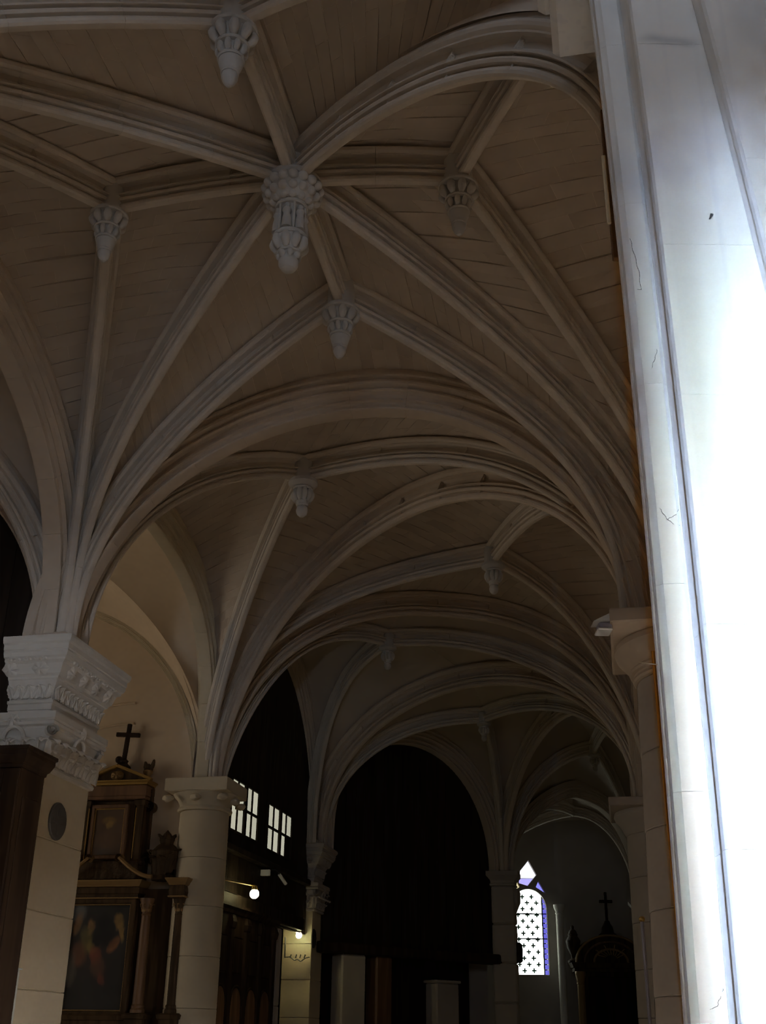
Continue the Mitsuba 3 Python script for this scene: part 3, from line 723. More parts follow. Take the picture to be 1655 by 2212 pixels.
# ------------------------------------------------------------------ the bright pier
bp = thing('bright_pier', 'bright daylit white stone pier with stepped upright mouldings, filling the right edge', 'pier')
def bow(z): return .020 * (1 - ((z - 1.65) / 1.75) ** 2)
def upright(pts, zs, lean=None):
    """A stone with the plan outline pts between the heights zs; the outline follows the pier's slight swelling, and lean moves chosen corners."""
    V, F = [], []
    pts = np.array(pts, float); k = len(pts)
    L = np.linspace(zs[0], zs[1], 5)
    for z in L:
        P = pts.copy(); P[:, 0] += bow(z)
        if lean is not None: P[:, 0] += lean * .065 * (3.2 - z)
        V += [[x, y, z] for x, y in P]
    for i in range(4):
        for j in range(k):
            a, b, c, d = i * k + j, i * k + (j + 1) % k, (i + 1) * k + j, (i + 1) * k + (j + 1) % k
            F += [[a, b, d], [a, d, c]]
    caps = trimesh.creation.triangulate_polygon(__import__('shapely').geometry.Polygon(pts), engine='earcut')
    order = [int(np.argmin(np.linalg.norm(pts - v, axis=1))) for v in caps[0]]
    for t in caps[1]:
        q = [order[i] for i in t]
        F += [q[::-1], [4 * k + i for i in q]]
    m = tri(V, F); m.fix_normals(); return m
ja = [-EYE, -.75, -.1, .62, 1.22, 1.9, 2.62, 3.36, 4.1, 5.0, 6.2]
jb = [-EYE, -.4, .45, 1.05, 1.78, 2.34, 3.22, 4.0, 4.9, 6.2]
for z0, z1 in zip(ja[:-1], ja[1:]):     # the narrow step and its fine return mouldings
    part(bp, 'narrow_block', upright([(.800, 3.20), (.783, 3.185), (.783, 3.165), (.793, 3.158), (.793, 3.150), (.784, 3.143), (.784, 3.118), (.796, 3.108), (.803, 3.10), (.862, 3.094), (.868, 3.10), (.874, 3.105), (1.02, 3.105), (1.02, 3.20)], (z0 + .0004, z1 - .0004)), 'pier_stone')
lean = np.array([0, 0, 0, 0, 0, 1, 1.0])
for z0, z1 in zip(jb[:-1], jb[1:]):     # the broad face
    part(bp, 'broad_block', upright([(.876, 3.099), (.876, 3.03), (.868, 3.0), (.868, 2.972), (.874, 2.96), (1.11, 2.96), (1.11, 3.099)], (z0 + .0004, z1 - .0004), lean), 'pier_stone')
for z0, z1 in zip(ja[:-1], ja[1:]):     # the next step on the right
    part(bp, 'side_block', upright([(1.112, 3.099), (1.112, 2.93), (1.104, 2.90), (1.104, 2.88), (1.112, 2.87), (2.3, 2.87), (2.3, 3.099)], (z0 + .0004, z1 - .0004), np.array([1, 1, 1, 1, 1, 0, 0.])), 'pier_stone')
part(bp, 'core', join(prism([(1.03, 3.10), (2.3, 3.10), (2.3, 3.75), (1.2, 3.75), (1.03, 3.5)], -EYE, 6.2)), 'pale_stone')
ab = thing('impost_block', 'pale stepped impost block jutting left from the bright pier at the top edge', 'impost')
def slab_(name, o, w, dep, z0, z1):
    fr = Frame(o)
    V = [[.028, 0, z0], [w, 0, z0], [w, 0, z1], [0, 0, z1], [0, 0, z0 + .026]]
    m = wall_prism([(v[0], v[2]) for v in V], -dep, 0)
    part(ab, name, fr(m), 'pier_stone')
slab_('lower_slab', (.688, 3.53), .55, .45, 3.75, 3.93)
slab_('upper_slab', (.607, 3.36), .60, .45, 3.80, 4.3)
part(ab, 'block', Frame((.688, 3.53)).box(.10, .55, -.40, -.02, 3.93, 5.2), 'pale_stone')

gp = thing('glass_strip', 'narrow amber-tinted glass strip standing along the left side of the bright pier', 'glass panel')
sheet = tri([[.787, 3.205, -EYE], [.835, 3.205, -EYE], [.835, 3.205, 3.35], [.787, 3.205, 3.35]], [(0, 1, 2), (0, 2, 3)])
part(gp, 'pane', sheet, 'amber_glass')
part(gp, 'brass_edge', tube(np.array([[.808, 3.24, z] for z in (-EYE, 0, .6, 1.06)]), .0055, 8), 'brass', 40)
cs = thing('cable_cover', 'short cream strip hanging beside the bright pier, high on its left', 'cable cover')
part(cs, 'cover', join(box(.800, .815, 3.30, 3.312, 2.70, 3.02, b=.003)), 'cream_plastic')
part(cs, 'board', box(.812, .835, 3.305, 3.33, 2.55, 3.25, b=.003), 'brown_wood')

def at_y(y, pts):
    """Points given as (x, z) on the pier's face at depth y."""
    return np.array([[x, y, z] for x, z in pts])
nail = thing('nail', 'small dark nail in the broad face of the bright pier', 'nail')
part(nail, 'shank', tube(np.array([[1.052, 2.962, 2.445], [1.052, 2.94, 2.44]]), .0028, 6), 'iron')
part(nail, 'head', tube(np.array([[1.052, 2.942, 2.44], [1.054, 2.936, 2.446]]), .005, 8), 'iron')
st = thing('thin_stick', 'thin pale stick poking left out of the bright pier', 'stick')
place(st, tube(np.array([[.835, 3.15, .985], [.752, 3.19, 1.01]]), .0016, 5), 'cream_plastic')
webs = [[(.905, 3.058), (.903, 3.021), (.909, 2.984)], [(.822, 2.47), (.83, 2.406), (.84, 2.331), (.842, 2.256), (.83, 2.262)], [(.881, 2.049), (.865, 1.996), (.849, 1.953)],
        [(.832, 1.464), (.848, 1.429), (.867, 1.411), (.889, 1.407)], [(.848, 1.424), (.876, 1.439), (.888, 1.46)], [(.833, .081), (.851, .087), (.872, .13)]]
wl = ['short cobweb hair hanging near the top of the bright pier', 'long wavy cobweb strand on the bright pier below the short hair', 'curled cobweb strand on the narrow step of the bright pier', 'drooping cobweb strand on the bright pier beside the springing arches',
      'upper branch of the drooping cobweb strand on the bright pier', 'faint cobweb strand low on the bright pier']
for lab, pts in zip(wl, webs):
    y = 3.098 if pts[0][0] != .905 else 3.098
    P = resample(at_y(y, pts), 14)
    P[:, 0] += .002 * np.sin(np.arange(14) * 1.7); P[:, 1] -= .004 * np.sin(np.linspace(0, np.pi, 14))
    place(thing('cobweb_strand', lab, 'cobweb', 'cobweb strands on the bright pier'), tube(P, .0007, 5), 'cobweb_dark')

# ------------------------------------------------------------------ dark cabinet, plaque, board beside the white pier
FB = Frame((-2.89, 9.2))
cab = thing('wood_cabinet', 'tall dark wooden cabinet with moulded cornice, cut by the left picture edge', 'cabinet')
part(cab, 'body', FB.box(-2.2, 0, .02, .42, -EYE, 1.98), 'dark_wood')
part(cab, 'cornice', FB(side_loft((-2.2, 0, .02, .42), [(0, 1.96), (.015, 1.965), (.02, 1.99), (.04, 2.0), (.075, 2.05), (.08, 2.06), (.08, 2.09), (.10, 2.10), (.10, 2.125)], (1, .9, 1, .3))), 'dark_wood')
part(cab, 'stile', FB.box(-.14, 0, -.012, .02, -EYE, 1.955, b=.006), 'dark_wood')
part(cab, 'stile', FB.box(-.80, -.66, -.012, .02, -EYE, 1.955, b=.006), 'dark_wood')
for z0, z1 in ((-EYE, -1.45), (-.1, .06), (1.80, 1.955)):
    part(cab, 'rail', FB.box(-.66, -.14, -.012, .02, z0, z1, b=.006), 'dark_wood')
for z0, z1 in ((-1.42, -.13), (.09, 1.77)):
    part(cab, 'panel', FB(side_loft((-.60, -.20, -.008, .02), [(0, z0 + .06), (.03, z0 + .02), (.03, z1 - .02), (0, z1 - .06)], (1, 1, .2, 0))), 'dark_wood')
    for a in (-.645, -.152):
        part(cab, 'gilt_bead', FB.box(a - .006, a + .006, -.010, .012, z0, z1, b=.004), 'dull_gilt')
part(cab, 'side_panel', FB.box(-.004, .010, .09, .36, -1.3, 1.75, b=.005), 'dark_wood')
disc = thing('round_plaque', 'dark round plaque on the white pier beside the cabinet', 'plaque')
def wall_disc(key, fr, side, a, d, z, r):
    q = lathe([(0, 0), (r, 0), (r, .012), (r * .93, .022), (r * .88, .018), (0, .020)], 0, 0, 40)
    q.apply_transform(mat(fr.m, tr(a, d, z), rot([0, 0, 1], 90 * side), rot([1, 0, 0], 90)))
    part(key, 'disc', q, 'plaque_dark', 30)
    cr = join(*(box(-w, w, -h, h, .018, .024, b=.002) for w, h in ((.022, r * .7), (r * .7, .022))))
    cr.apply_transform(mat(fr.m, tr(a, d, z), rot([0, 0, 1], 90 * side), rot([1, 0, 0], 90)))
    part(key, 'cross_relief', cr, 'plaque_dark')
wall_disc(disc, FP1, 1, 0, .41, 1.80, .17)
disc3 = thing('round_plaque', 'dark round plaque on the lamp-lit pier', 'plaque')
wall_disc(disc3, FP3, 1, 0, .12, 1.72, .17)
pb = thing('notice_board', 'pale upright board standing against the white pier at the lower left', 'board')
part(pb, 'board', FP1.box(-.02, .07, -.13, -.03, -EYE, .50, b=.006), 'pale_board')
part(pb, 'rail', FP1.box(-.035, .085, -.145, -.015, .50, .515, b=.004), 'pale_board')

# ------------------------------------------------------------------ the altar on the chapel's end wall
FW_ = Frame((-3.83, 16.386))
FA = Frame(FW_.pt(-.15, .28)); FA.m[2, 3] = .035
wl_ = struct('wall_end', FW_(wall_prism([(-7.5, -EYE), (1.10, -EYE), (1.10, 3.9), (.8, 5.2), (.2, 6.1), (-1.0, 7.2), (-7.5, 7.2)], .80, 1.2)), 'plaster', 'warm-lit plaster end wall behind the altar')
for z in (3.93, 4.25):       # two thin wall mouldings bending round the chapel
    t = np.linspace(0, 1, 14)
    P = np.stack([-1.6 + 1.5 * t, .785 + 0 * t, z + .42 * np.sin(np.pi * .5 * t) ** .8], 1)
    m = tube(P, .018, 6); part(wl_, 'moulding', FW_(m), 'plaster', 40)
al = thing('altarpiece', 'tall dark carved altarpiece with gilt mouldings and two paintings, left of the round column', 'altarpiece')
def A(name, mesh, m='altar_wood', smooth=False, **k): return part(al, name, FA(mesh), m, smooth, **k)
body = A('body', join(box(-.88, 1.25, .42, .52, -EYE - .035, 1.88), box(-.62, .42, .30, .45, -EYE - .035, 1.88)))
A('table', ring_loft((-.95, 1.2, -.30, .52), [(0, -EYE - .035), (0, -.72), (.05, -.70), (.05, -.64), (0, -.62)]))
A('predella', ring_loft((-.68, .58, .16, .5), [(0, -.6), (0, .16), (.02, .17), (.03, .22), (0, .25)]))
ent = A('entablature', join(side_loft((-.62, .52, .20, .5), [(0, 1.74), (.01, 1.75), (.01, 1.79), (.03, 1.80), (.03, 1.88), (.0, 1.885)]), side_loft((1.06, 1.26, .05, .5), [(0, 1.72), (.01, 1.75), (.02, 1.80), (.0, 1.89)]), side_loft((-.90, -.72, .05, .5), [(0, 1.72), (.01, 1.75), (.02, 1.80), (.0, 1.89)])))
for r in ((-.62, .52, .20, .5), (1.06, 1.26, .05, .5), (-.90, -.72, .05, .5)):
    A('gilt_cornice', side_loft(r, [(0, 1.885), (.02, 1.89), (.03, 1.91), (.045, 1.93), (.065, 1.96), (.07, 1.98), (.0, 1.985)], (1, 1, 1, 0)), 'dull_gilt')
    A('gilt_fillet', side_loft(r, [(.0, 1.725), (.025, 1.73), (.025, 1.745), (.0, 1.75)], (1, 1, 1, 0)), 'dull_gilt')
for a, m in ((-.80, 'altar_wood'), (.67, 'brown_wood'), (1.16, 'altar_wood')):      # columns with capital and base on pedestals
    A('pedestal', ring_loft((a - .13, a + .13, .10, .38), [(.03, -.6), (.03, -.5), (0, -.48), (0, .18), (.02, .19), (.03, .24), (0, .26)]), 'altar_wood')
    sh = lathe([(.0, .26), (.10, .26), (.10, .30), (.085, .32), (.09, .35), (.075, .37), (.072, .7), (.068, 1.2), (.062, 1.5), (.07, 1.51), (.06, 1.53), (.06, 1.55), (.085, 1.66), (.10, 1.70), (.10, 1.73), (0, 1.73)], a, .22, 20)
    c = A('column', sh, m, 35)
    for k in range(7):
        th = 2 * math.pi * k / 7
        copy_part(c, 'leaf', leaf_of(.05, .13, 2.0, 2, 'dull_gilt'), mat(FA.m, tr(a, .22, 1.55), rot([0, 0, 1], math.degrees(th)), tr(0, -.058, 0)))
fr_ = A('frame', join(box(-.58, -.50, .17, .31, .22, 1.72, b=.015), box(.44, .52, .17, .31, .22, 1.72, b=.015), box(-.58, .52, .17, .31, 1.66, 1.73, b=.015), box(-.58, .52, .17, .31, .20, .28, b=.015)))
A('frame_bead', join(box(-.50, -.485, .20, .31, .28, 1.66, b=.004), box(.425, .44, .20, .31, .28, 1.66, b=.004), box(-.50, .44, .20, .31, 1.645, 1.66, b=.004), box(-.50, .44, .20, .31, .28, .295, b=.004)), 'dull_gilt')
ox, oy = FA.pt(-.50, .26)
M['canvas_main'] = princ(paint_fn((ox, oy), EYE + .315, .94, 1.38, [
    (.13, .93, .16, .12, .0, (.16, .17, .17)), (.16, .82, .07, .13, -.25, (.22, .12, .05)), (.36, .78, .06, .10, 0, (.25, .14, .055)), (.32, .66, .13, .15, .2, (.13, .11, .04)),
    (.42, .60, .10, .07, .5, (.17, .13, .04)), (.80, .84, .07, .10, .1, (.26, .16, .05)), (.86, .74, .05, .10, .5, (.28, .18, .06)), (.77, .62, .10, .09, -.7, (.24, .10, .04)),
    (.22, .52, .15, .14, .1, (.15, .06, .03)), (.50, .52, .10, .12, .3, (.18, .05, .03)), (.55, .40, .14, .12, 0, (.10, .05, .03)), (.62, .29, .07, .08, .2, (.14, .04, .025)), (.60, .74, .22, .20, 0, (.006, .006, .008)),
    (.12, .38, .10, .2, 0, (.10, .09, .07))], (.018, .017, .016), .98, -.2), .45)
part(al, 'painting', FA.box(-.49, .43, .26, .30, .285, 1.655), 'canvas_main', label='large dark figure painting in the lower frame')
# upper stage
A('upper_body', join(box(-.50, .50, .40, .52, 1.98, 3.30), box(-.40, .30, .32, .45, 2.2, 3.1)))
for a in (-.44, .40):
    A('pilaster', ring_loft((a - .055, a + .055, .26, .42), [(.02, 2.2), (.02, 2.25), (0, 2.27), (0, 3.02), (.02, 3.04), (.03, 3.10), (.0, 3.12)]))
    A('pilaster_bead', box(a + (.045 if a < 0 else -.06), a + (.06 if a < 0 else -.045), .252, .27, 2.28, 3.0, b=.004), 'gilt')
A('upper_entablature', ring_loft((-.50, .48, .22, .52), [(0, 3.12), (0, 3.16), (.012, 3.17), (.012, 3.30), (.02, 3.31), (.0, 3.32)]), 'brown_wood')
A('gilt_cornice', side_loft((-.50, .48, .22, .52), [(.0, 3.32), (.02, 3.325), (.03, 3.35), (.055, 3.37), (.06, 3.385), (.0, 3.39)], (1, 1, 1, 0)), 'gilt')
A('upper_frame', join(box(-.36, -.30, .27, .34, 2.28, 3.06, b=.012), box(.16, .22, .27, .34, 2.28, 3.06, b=.012), box(-.36, .22, .27, .34, 3.0, 3.06, b=.012), box(-.36, .22, .27, .34, 2.28, 2.34, b=.012)), 'brown_wood')
A('upper_frame_bead', join(box(-.30, .16, .285, .33, 2.985, 3.0, b=.004), box(-.30, -.288, .285, .33, 2.34, 3.0, b=.004), box(.148, .16, .285, .33, 2.34, 3.0, b=.004)), 'gilt')
ox2, oy2 = FA.pt(-.29, .30)
M['canvas_upper'] = princ(paint_fn((ox2, oy2), EYE + 2.34, .44, .65, [(.50, .80, .30, .12, 0, (.20, .12, .03)), (.52, .72, .16, .10, 0, (.26, .17, .05)), (.5, .35, .38, .35, 0, (.10, .06, .035)), (.4, .12, .4, .1, .2, (.05, .045, .04))], (.05, .03, .018), .98, -.2), .5)
part(al, 'upper_painting', FA.box(-.29, .15, .30, .33, 2.345, 2.985), 'canvas_upper', label='small brown painting with a golden glow in the upper frame')
A('carved_frieze', join(*(lambda g: [g])(solid_grid(np.array([[[a, .27 - .05 * np_fbm(np.array([a * 14, z * 14, 2.0]), 3), z] for a in np.linspace(-.48, .46, 40)] for z in np.linspace(2.0, 2.24, 14)]), .03))))
for s, a0 in ((-1, -.24), (1, .22)):      # broken curved pediment over the main cornice
    q = np.linspace(0, 1, 12)
    P = np.stack([a0 + s * .52 * q, .12 + 0 * q, 2.28 - .27 * np.sin(q * np.pi / 2)], 1)
    A('scroll_pediment', tube(P, .03, 8), 'dull_gilt', 40)
    v = scroll_mesh(.06, .10); v.apply_translation([a0, .14, 2.27]); A('volute', v, 'dull_gilt', 40)
ped = wall_prism([(-.55, 3.39), (.53, 3.39), (-.01, 3.60)], .28, .52)
A('pediment', ped)
for s in (-1, 1):
    P = np.array([[-.01, .25, 3.615], [-.01 + s * .55, .25, 3.40]])
    L = np.linalg.norm(P[1] - P[0]); bar = box(0, L, -.04, .06, -.022, .022, b=.01)
    bar.apply_transform(mat(tr(*P[0]), rot([0, 1, 0], math.degrees(math.atan2(P[0][2] - P[1][2], P[1][0] - P[0][0]))))); A('raking_cornice', bar, 'gilt')
sh = solid_grid(np.array([[[.10 * math.cos(t) * q - .01, .27 - .05 * math.sqrt(max(1 - q * q, 0)) - .012 * math.cos(5 * t), 3.475 + .065 * math.sin(t) * q] for t in np.linspace(0, 2 * math.pi, 26)] for q in np.linspace(.05, 1, 6)]), .012)
A('cartouche', sh, 'dull_gilt', 50)
def ornament(a, z, h, seed):
    """The dark carved piece on a shoulder of the altar: a vase between leaf scrolls."""
    k = A('shoulder_ornament', lathe([(0, z), (.17, z), (.19, z + .05), (.11, z + .09), (.10, z + .13), (.20, z + h * .42), (.21, z + h * .55), (.13, z + h * .68), (.09, z + h * .72), (.11, z + h * .80), (.05, z + h * .92), (0, z + h)], a, .32, 16), 'altar_wood', 35)
    for j in range(10):
        th = 36 * j
        copy_part(k, 'leaf', leaf_of(.16, .26, 1.9, 3, 'altar_wood'), mat(FA.m, tr(a, .32, z + .04 + .05 * (j % 3)), rot([0, 0, 1], th), tr(0, -.15, 0), sc(h / .52)))
    for j in range(6):
        copy_part(k, 'leaf', leaf_of(.10, .17, .8, 2, 'altar_wood'), mat(FA.m, tr(a, .32, z + h * .66), rot([0, 0, 1], 60 * j + 20), tr(0, -.06, 0), rot([1, 0, 0], 14), sc(h / .62)))
    return k
ornament(-.64, 1.98, .60, 1); ornament(.84, 1.98, .70, 2)
for a, s, z in ((-.55, 1, 3.0), (.50, -1, 3.02), (-.56, 1, 2.35), (.55, -1, 2.30)):
    v = scroll_mesh(.09, .14); v.apply_transform(mat(tr(a, .42, z), sc(s, 1, 1))); v.fix_normals(); A('side_scroll', v, 'altar_wood', 40)
def finial(a, label, lean=0):
    k = thing('flame_finial', label, 'finial', 'flame finials on the altar')
    part(k, 'vase', FA(lathe([(0, 3.39), (.06, 3.39), (.06, 3.41), (.03, 3.43), (.028, 3.46), (.07, 3.52), (.075, 3.55), (.05, 3.565), (0, 3.565)], a, .38, 16)), 'dull_gilt', 35)
    for j, (dx, h, t) in enumerate(((-.035, .9, -10), (.035, 1.1, 12), (0, .7, 0))):
        copy_part(k, 'flame', leaf_of(.07, .17, .5, 2, 'altar_wood'), mat(FA.m, tr(a + dx, .38, 3.54), rot([0, 1, 0], t + lean), sc(1, 1, h)))
finial(-.49, 'dark flame finial on the left end of the altar gable', -4)
finial(.42, 'dark flame finial on the right end of the altar gable', 5)
cr = thing('crucifix', 'dark wooden cross standing on top of the altar gable on the left', 'cross')
tilt = mat(FA.m, tr(.0, .40, 3.62), rot([0, 1, 0], 4))
def X(name, mesh, m='dark_wood', s=False):
    mesh.apply_transform(tilt); part(cr, name, mesh, m, s)
X('upright', box(-.032, .032, -.025, .025, .06, .66, b=.008)); X('crossbar', box(-.19, .19, -.025, .025, .46, .525, b=.008))
X('base', lathe([(0, -.02), (.12, -.02), (.12, .02), (.08, .05), (.06, .07), (.075, .10), (.04, .13), (0, .13)], 0, 0, 14), 'dark_wood', 35)
blob = trimesh.creation.icosphere(subdivisions=2, radius=.055); blob.apply_translation([-.07, -.02, .11]); X('base_ornament', blob, 'dark_wood', True)

# ------------------------------------------------------------------ wooden screen with windows between the altar column and the lamp-lit pier
FS = Frame((-2.54, 17.0), (1.34, 5.9))
scr = thing('wooden_screen', 'black wooden screen filling the arch behind the two lit windows', 'screen')
holes = [(1.17, 2.54, 2.95, 3.78), (3.04, 4.49, 2.92, 3.72)]
from shapely.geometry import Polygon, box as sbox
outer = Polygon([(.05, -EYE), (3.6, -EYE), (3.6, 1.78), (5.7, 1.78), (5.75, 3.4), (5.6, 5.4), (4.6, 6.3), (3.0, 6.75), (1.4, 6.3), (.4, 5.4), (.05, 3.4)])
for h in holes: outer = outer.difference(sbox(h[0], h[2], h[1], h[3]))
edges = np.linspace(.05, 6.0, 25)
for e0, e1 in zip(edges[:-1], edges[1:]):       # upright boards, cut round the windows
    g = outer.intersection(sbox(e0 + .003, -EYE, e1 - .003, 8))
    for q in getattr(g, 'geoms', [g]):
        if q.area < 1e-4: continue
        m = trimesh.creation.extrude_polygon(q, .05, engine='earcut'); m.apply_transform(np.array([[1, 0, 0, 0], [0, 0, -1, .12], [0, 1, 0, 0], [0, 0, 0, 1.0]]))
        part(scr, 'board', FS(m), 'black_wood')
part(scr, 'backing', FS(wall_prism([(.05, -EYE), (3.6, -EYE), (3.6, 1.78), (5.7, 1.78), (5.75, 2.9), (.05, 2.9)], .13, .15)), 'black_wood')
part(scr, 'backing', FS(wall_prism([(.05, 3.8), (5.75, 3.8), (5.6, 5.4), (4.6, 6.3), (3.0, 6.75), (1.4, 6.3), (.4, 5.4)], .13, .15)), 'black_wood')
part(scr, 'rail', FS.box(.3, 5.2, -.06, .08, 1.80, 2.02, b=.02), 'black_wood')
part(scr, 'rail', FS.box(.3, 5.6, -.04, .08, 2.62, 2.74, b=.02), 'black_wood')
for wi, (a0, a1, z0, z1) in enumerate(holes, 1):
    key = f'window_{wi}'
    labels[key] = {'label': ('lit small-paned window nearer the round column, its corner hidden by the capital', 'lit small-paned window farther along the wooden screen')[wi - 1], 'kind': 'structure'}
    _used[key] = 1
    part(key, 'frame', FS(join(box(a0, a1, .03, .11, z1 - .03, z1, b=.006), box(a0, a1, .03, .11, z0, z0 + .03, b=.006), box(a0, a0 + .03, .03, .11, z0, z1, b=.006), box(a1 - .03, a1, .03, .11, z0, z1, b=.006))), 'black_wood')
    mid = (a0 + a1) / 2
    part(key, 'centre_post', FS.box(mid - .05, mid + .05, .02, .11, z0, z1, b=.01), 'black_wood')
    for l, (b0, b1) in enumerate(((a0 + .03, mid - .05), (mid + .05, a1 - .03))):
        bm, zm = (b0 + b1) / 2, (z0 + z1) / 2
        part(key, 'glazing_bar', FS.box(bm - .022, bm + .022, .04, .09, z0 + .03, z1 - .03, b=.006), 'black_wood')
        part(key, 'glazing_bar', FS.box(b0, b1, .04, .09, zm - .022, zm + .022, b=.006), 'black_wood')
        for u0, u1 in ((b0, bm - .02), (bm + .02, b1)):
            for v0, v1 in ((z0 + .03, zm - .02), (zm + .02, z1 - .03)):
                dark = wi == 2 and l == 1 and u0 > bm and v0 < zm
                f = rng.uniform(.9, 1.08)
                part(key, 'pane', FS.box(u0, u1, .060, .066, v0, v1), 'white_metal', emit=None if dark else (.42 * f, .41 * f, .315 * f), weight=.03) if not dark else part(key, 'pane', FS.box(u0, u1, .060, .066, v0, v1), 'black_wood', label='dark pane')
wn = thing('wood_panelling', 'dark brown panelled woodwork with pilasters below the lit windows', 'panelling')
part(wn, 'wall', FS.box(.35, 3.5, -.06, .05, -EYE, 1.78), 'dark_wood')
part(wn, 'cornice', FS(side_loft((.40, 3.5, -.06, .05), [(.0, 1.70), (.03, 1.72), (.05, 1.76), (.09, 1.80), (.09, 1.84), (0, 1.85)], (0, 1, 1, 0))), 'dark_wood')
for a in (.55, 1.25, 1.95, 2.65, 3.35):
    part(wn, 'pilaster', FS(ring_loft((a - .07, a + .07, -.10, -.05), [(.02, -EYE), (.02, -1.4), (0, -1.38), (0, 1.5), (.015, 1.52), (.03, 1.60), (.0, 1.70)])), 'dark_wood')
for a in (.90, 1.60, 2.30, 3.0):
    t = np.linspace(0, np.pi, 13)
    part(wn, 'arched_panel', FS(wall_prism([(a - .22, -1.2), (a + .22, -1.2)] + [(a + .22 * math.cos(x), .45 + .24 * math.sin(x)) for x in t], -.085, -.05)), 'brown_wood')
    part(wn, 'arch_moulding', FS(tube(np.stack([a + .25 * np.cos(t), -.08 + 0 * t, .45 + .27 * np.sin(t)], 1), .018, 6)), 'dark_wood', 40)
    part(wn, 'panel', FS(side_loft((a - .20, a + .20, -.075, -.05), [(-.03, .88), (0, .90), (0, 1.38), (-.03, 1.40)])), 'dark_wood')
rp = thing('stone_respond', 'narrow grey stone strip left of the lamp-lit pier', 'respond')
for z0, z1 in ((-EYE, -.6), (-.6, .5), (.5, 1.72)):
    part(rp, 'block', FS.box(3.62, 3.86, -.06, .06, z0 + .002, z1 - .002, b=.02), 'grey_stone')
sp = thing('spotlight', 'small white spotlight on a bracket below the lit windows', 'spotlight')
part(sp, 'housing', FS(tube(np.array([[3.28, -.14, 2.54], [3.42, -.22, 2.40]]), .030, 10)), 'white_metal', 40)
part(sp, 'bracket', FS(box(2.86, 2.92, -.10, .06, 2.47, 2.57, b=.008)), 'white_metal')
part(sp, 'arm', FS(tube(np.array([[2.9, -.06, 2.56], [3.1, -.12, 2.60], [3.28, -.14, 2.55]]), .010, 6)), 'iron', 40)

def lamp(name, label, p, r, arm, L):
    key = thing(name, label, 'lamp', 'glowing wall lamps')
    x, y, z = p
    part(key, 'bulb', lathe([(0, z - r), (r * .5, z - r * .87), (r * .87, z - r * .5), (r, z), (r * .87, z + r * .5), (r * .5, z + r * .87), (0, z + r * .9)], x, y, 16), 'white_metal', True, emit=(L, .86 * L, .42 * L), weight=.5)
    part(key, 'cap', lathe([(r * .5, z + r * .75), (r * .62, z + r * .85), (r * .5, z + r * 1.5), (r * .3, z + r * 1.7), (0, z + r * 1.7)], x, y, 12), 'clear_bulb_metal', 40)
    part(key, 'arm', tube(resample(np.array(arm, float), 12), .012, 6), 'brass' if r > .07 else 'iron', 40)
xl, yl = FS.pt(1.55, -.30)
lamp('wall_lamp', 'glowing lamp on an arm beside the round column', (xl, yl, 2.03), .075, [(xl, yl, 2.15), (xl - .10, yl - .35, 2.13), (-2.38, 16.70, 2.06)], L_LAMP)
lamp('wall_lamp', 'glowing lamp hanging in front of the lamp-lit pier', (-1.44, 22.30, 1.74), .058, [(-1.44, 22.30, 1.86), (-1.50, 22.32, 2.02), (-1.50, 22.66, 2.04)], L_LAMP * 3.2)
br = thing('iron_bracket', 'thin black curled iron bracket on the lamp-lit pier below the lamp', 'bracket')
bx, by = -1.70, 22.50
part(br, 'rod', tube(np.array([[bx, by, 1.72], [bx + .005, by, 1.36]]), .014, 6), 'iron', 40)
part(br, 'scroll', tube(resample(np.array([[bx, by, 1.37], [bx + .10, by, 1.38], [bx + .18, by, 1.32], [bx + .24, by, 1.34], [bx + .30, by - .02, 1.30], [bx + .38, by, 1.36], [bx + .46, by, 1.38]]), 30), .010, 6), 'iron', 40)
for q in (.10, .20, .28, .36):
    part(br, 'leaf', tube(np.array([[bx + q, by, 1.36], [bx + q + .02, by - .01, 1.42]]), .012, 5), 'iron')

FN = Frame((-3.50, 11.10), (-.982, .19))
dk = thing('wooden_screen', 'black boards filling the dark gap left of the white pier', 'screen')  # boards put in to keep this gap dark
for k in range(14):
    part(dk, 'board', FN.box(.40 * k + .002, .40 * k + .398, -.06, 0, -EYE, 5.9, b=.006), 'black_wood')
part(dk, 'rail', FN.box(0, 5.6, -.10, .04, 2.6, 2.8, b=.02), 'black_wood')

# ------------------------------------------------------------------ the black screen and posts in the dark arch
FD = Frame((-1.2, 22.9), (.774, .633))
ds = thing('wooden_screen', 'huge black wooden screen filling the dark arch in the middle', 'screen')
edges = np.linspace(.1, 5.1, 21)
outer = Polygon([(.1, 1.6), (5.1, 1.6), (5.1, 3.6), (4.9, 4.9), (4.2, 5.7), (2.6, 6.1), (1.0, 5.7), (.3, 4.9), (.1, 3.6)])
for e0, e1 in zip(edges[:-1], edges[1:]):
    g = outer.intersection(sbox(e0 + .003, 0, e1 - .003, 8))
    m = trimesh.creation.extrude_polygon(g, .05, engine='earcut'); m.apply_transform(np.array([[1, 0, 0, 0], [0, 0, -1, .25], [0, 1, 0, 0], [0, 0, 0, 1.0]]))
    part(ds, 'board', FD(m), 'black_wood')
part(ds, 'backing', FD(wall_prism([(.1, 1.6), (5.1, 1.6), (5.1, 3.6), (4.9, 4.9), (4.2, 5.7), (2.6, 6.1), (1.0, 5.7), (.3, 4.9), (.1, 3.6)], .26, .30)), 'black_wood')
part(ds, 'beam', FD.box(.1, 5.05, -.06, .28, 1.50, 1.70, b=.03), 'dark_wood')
part(ds, 'lower_wall', FD.box(.1, 5.1, .9, 1.0, -EYE, 1.6), 'black_wood')
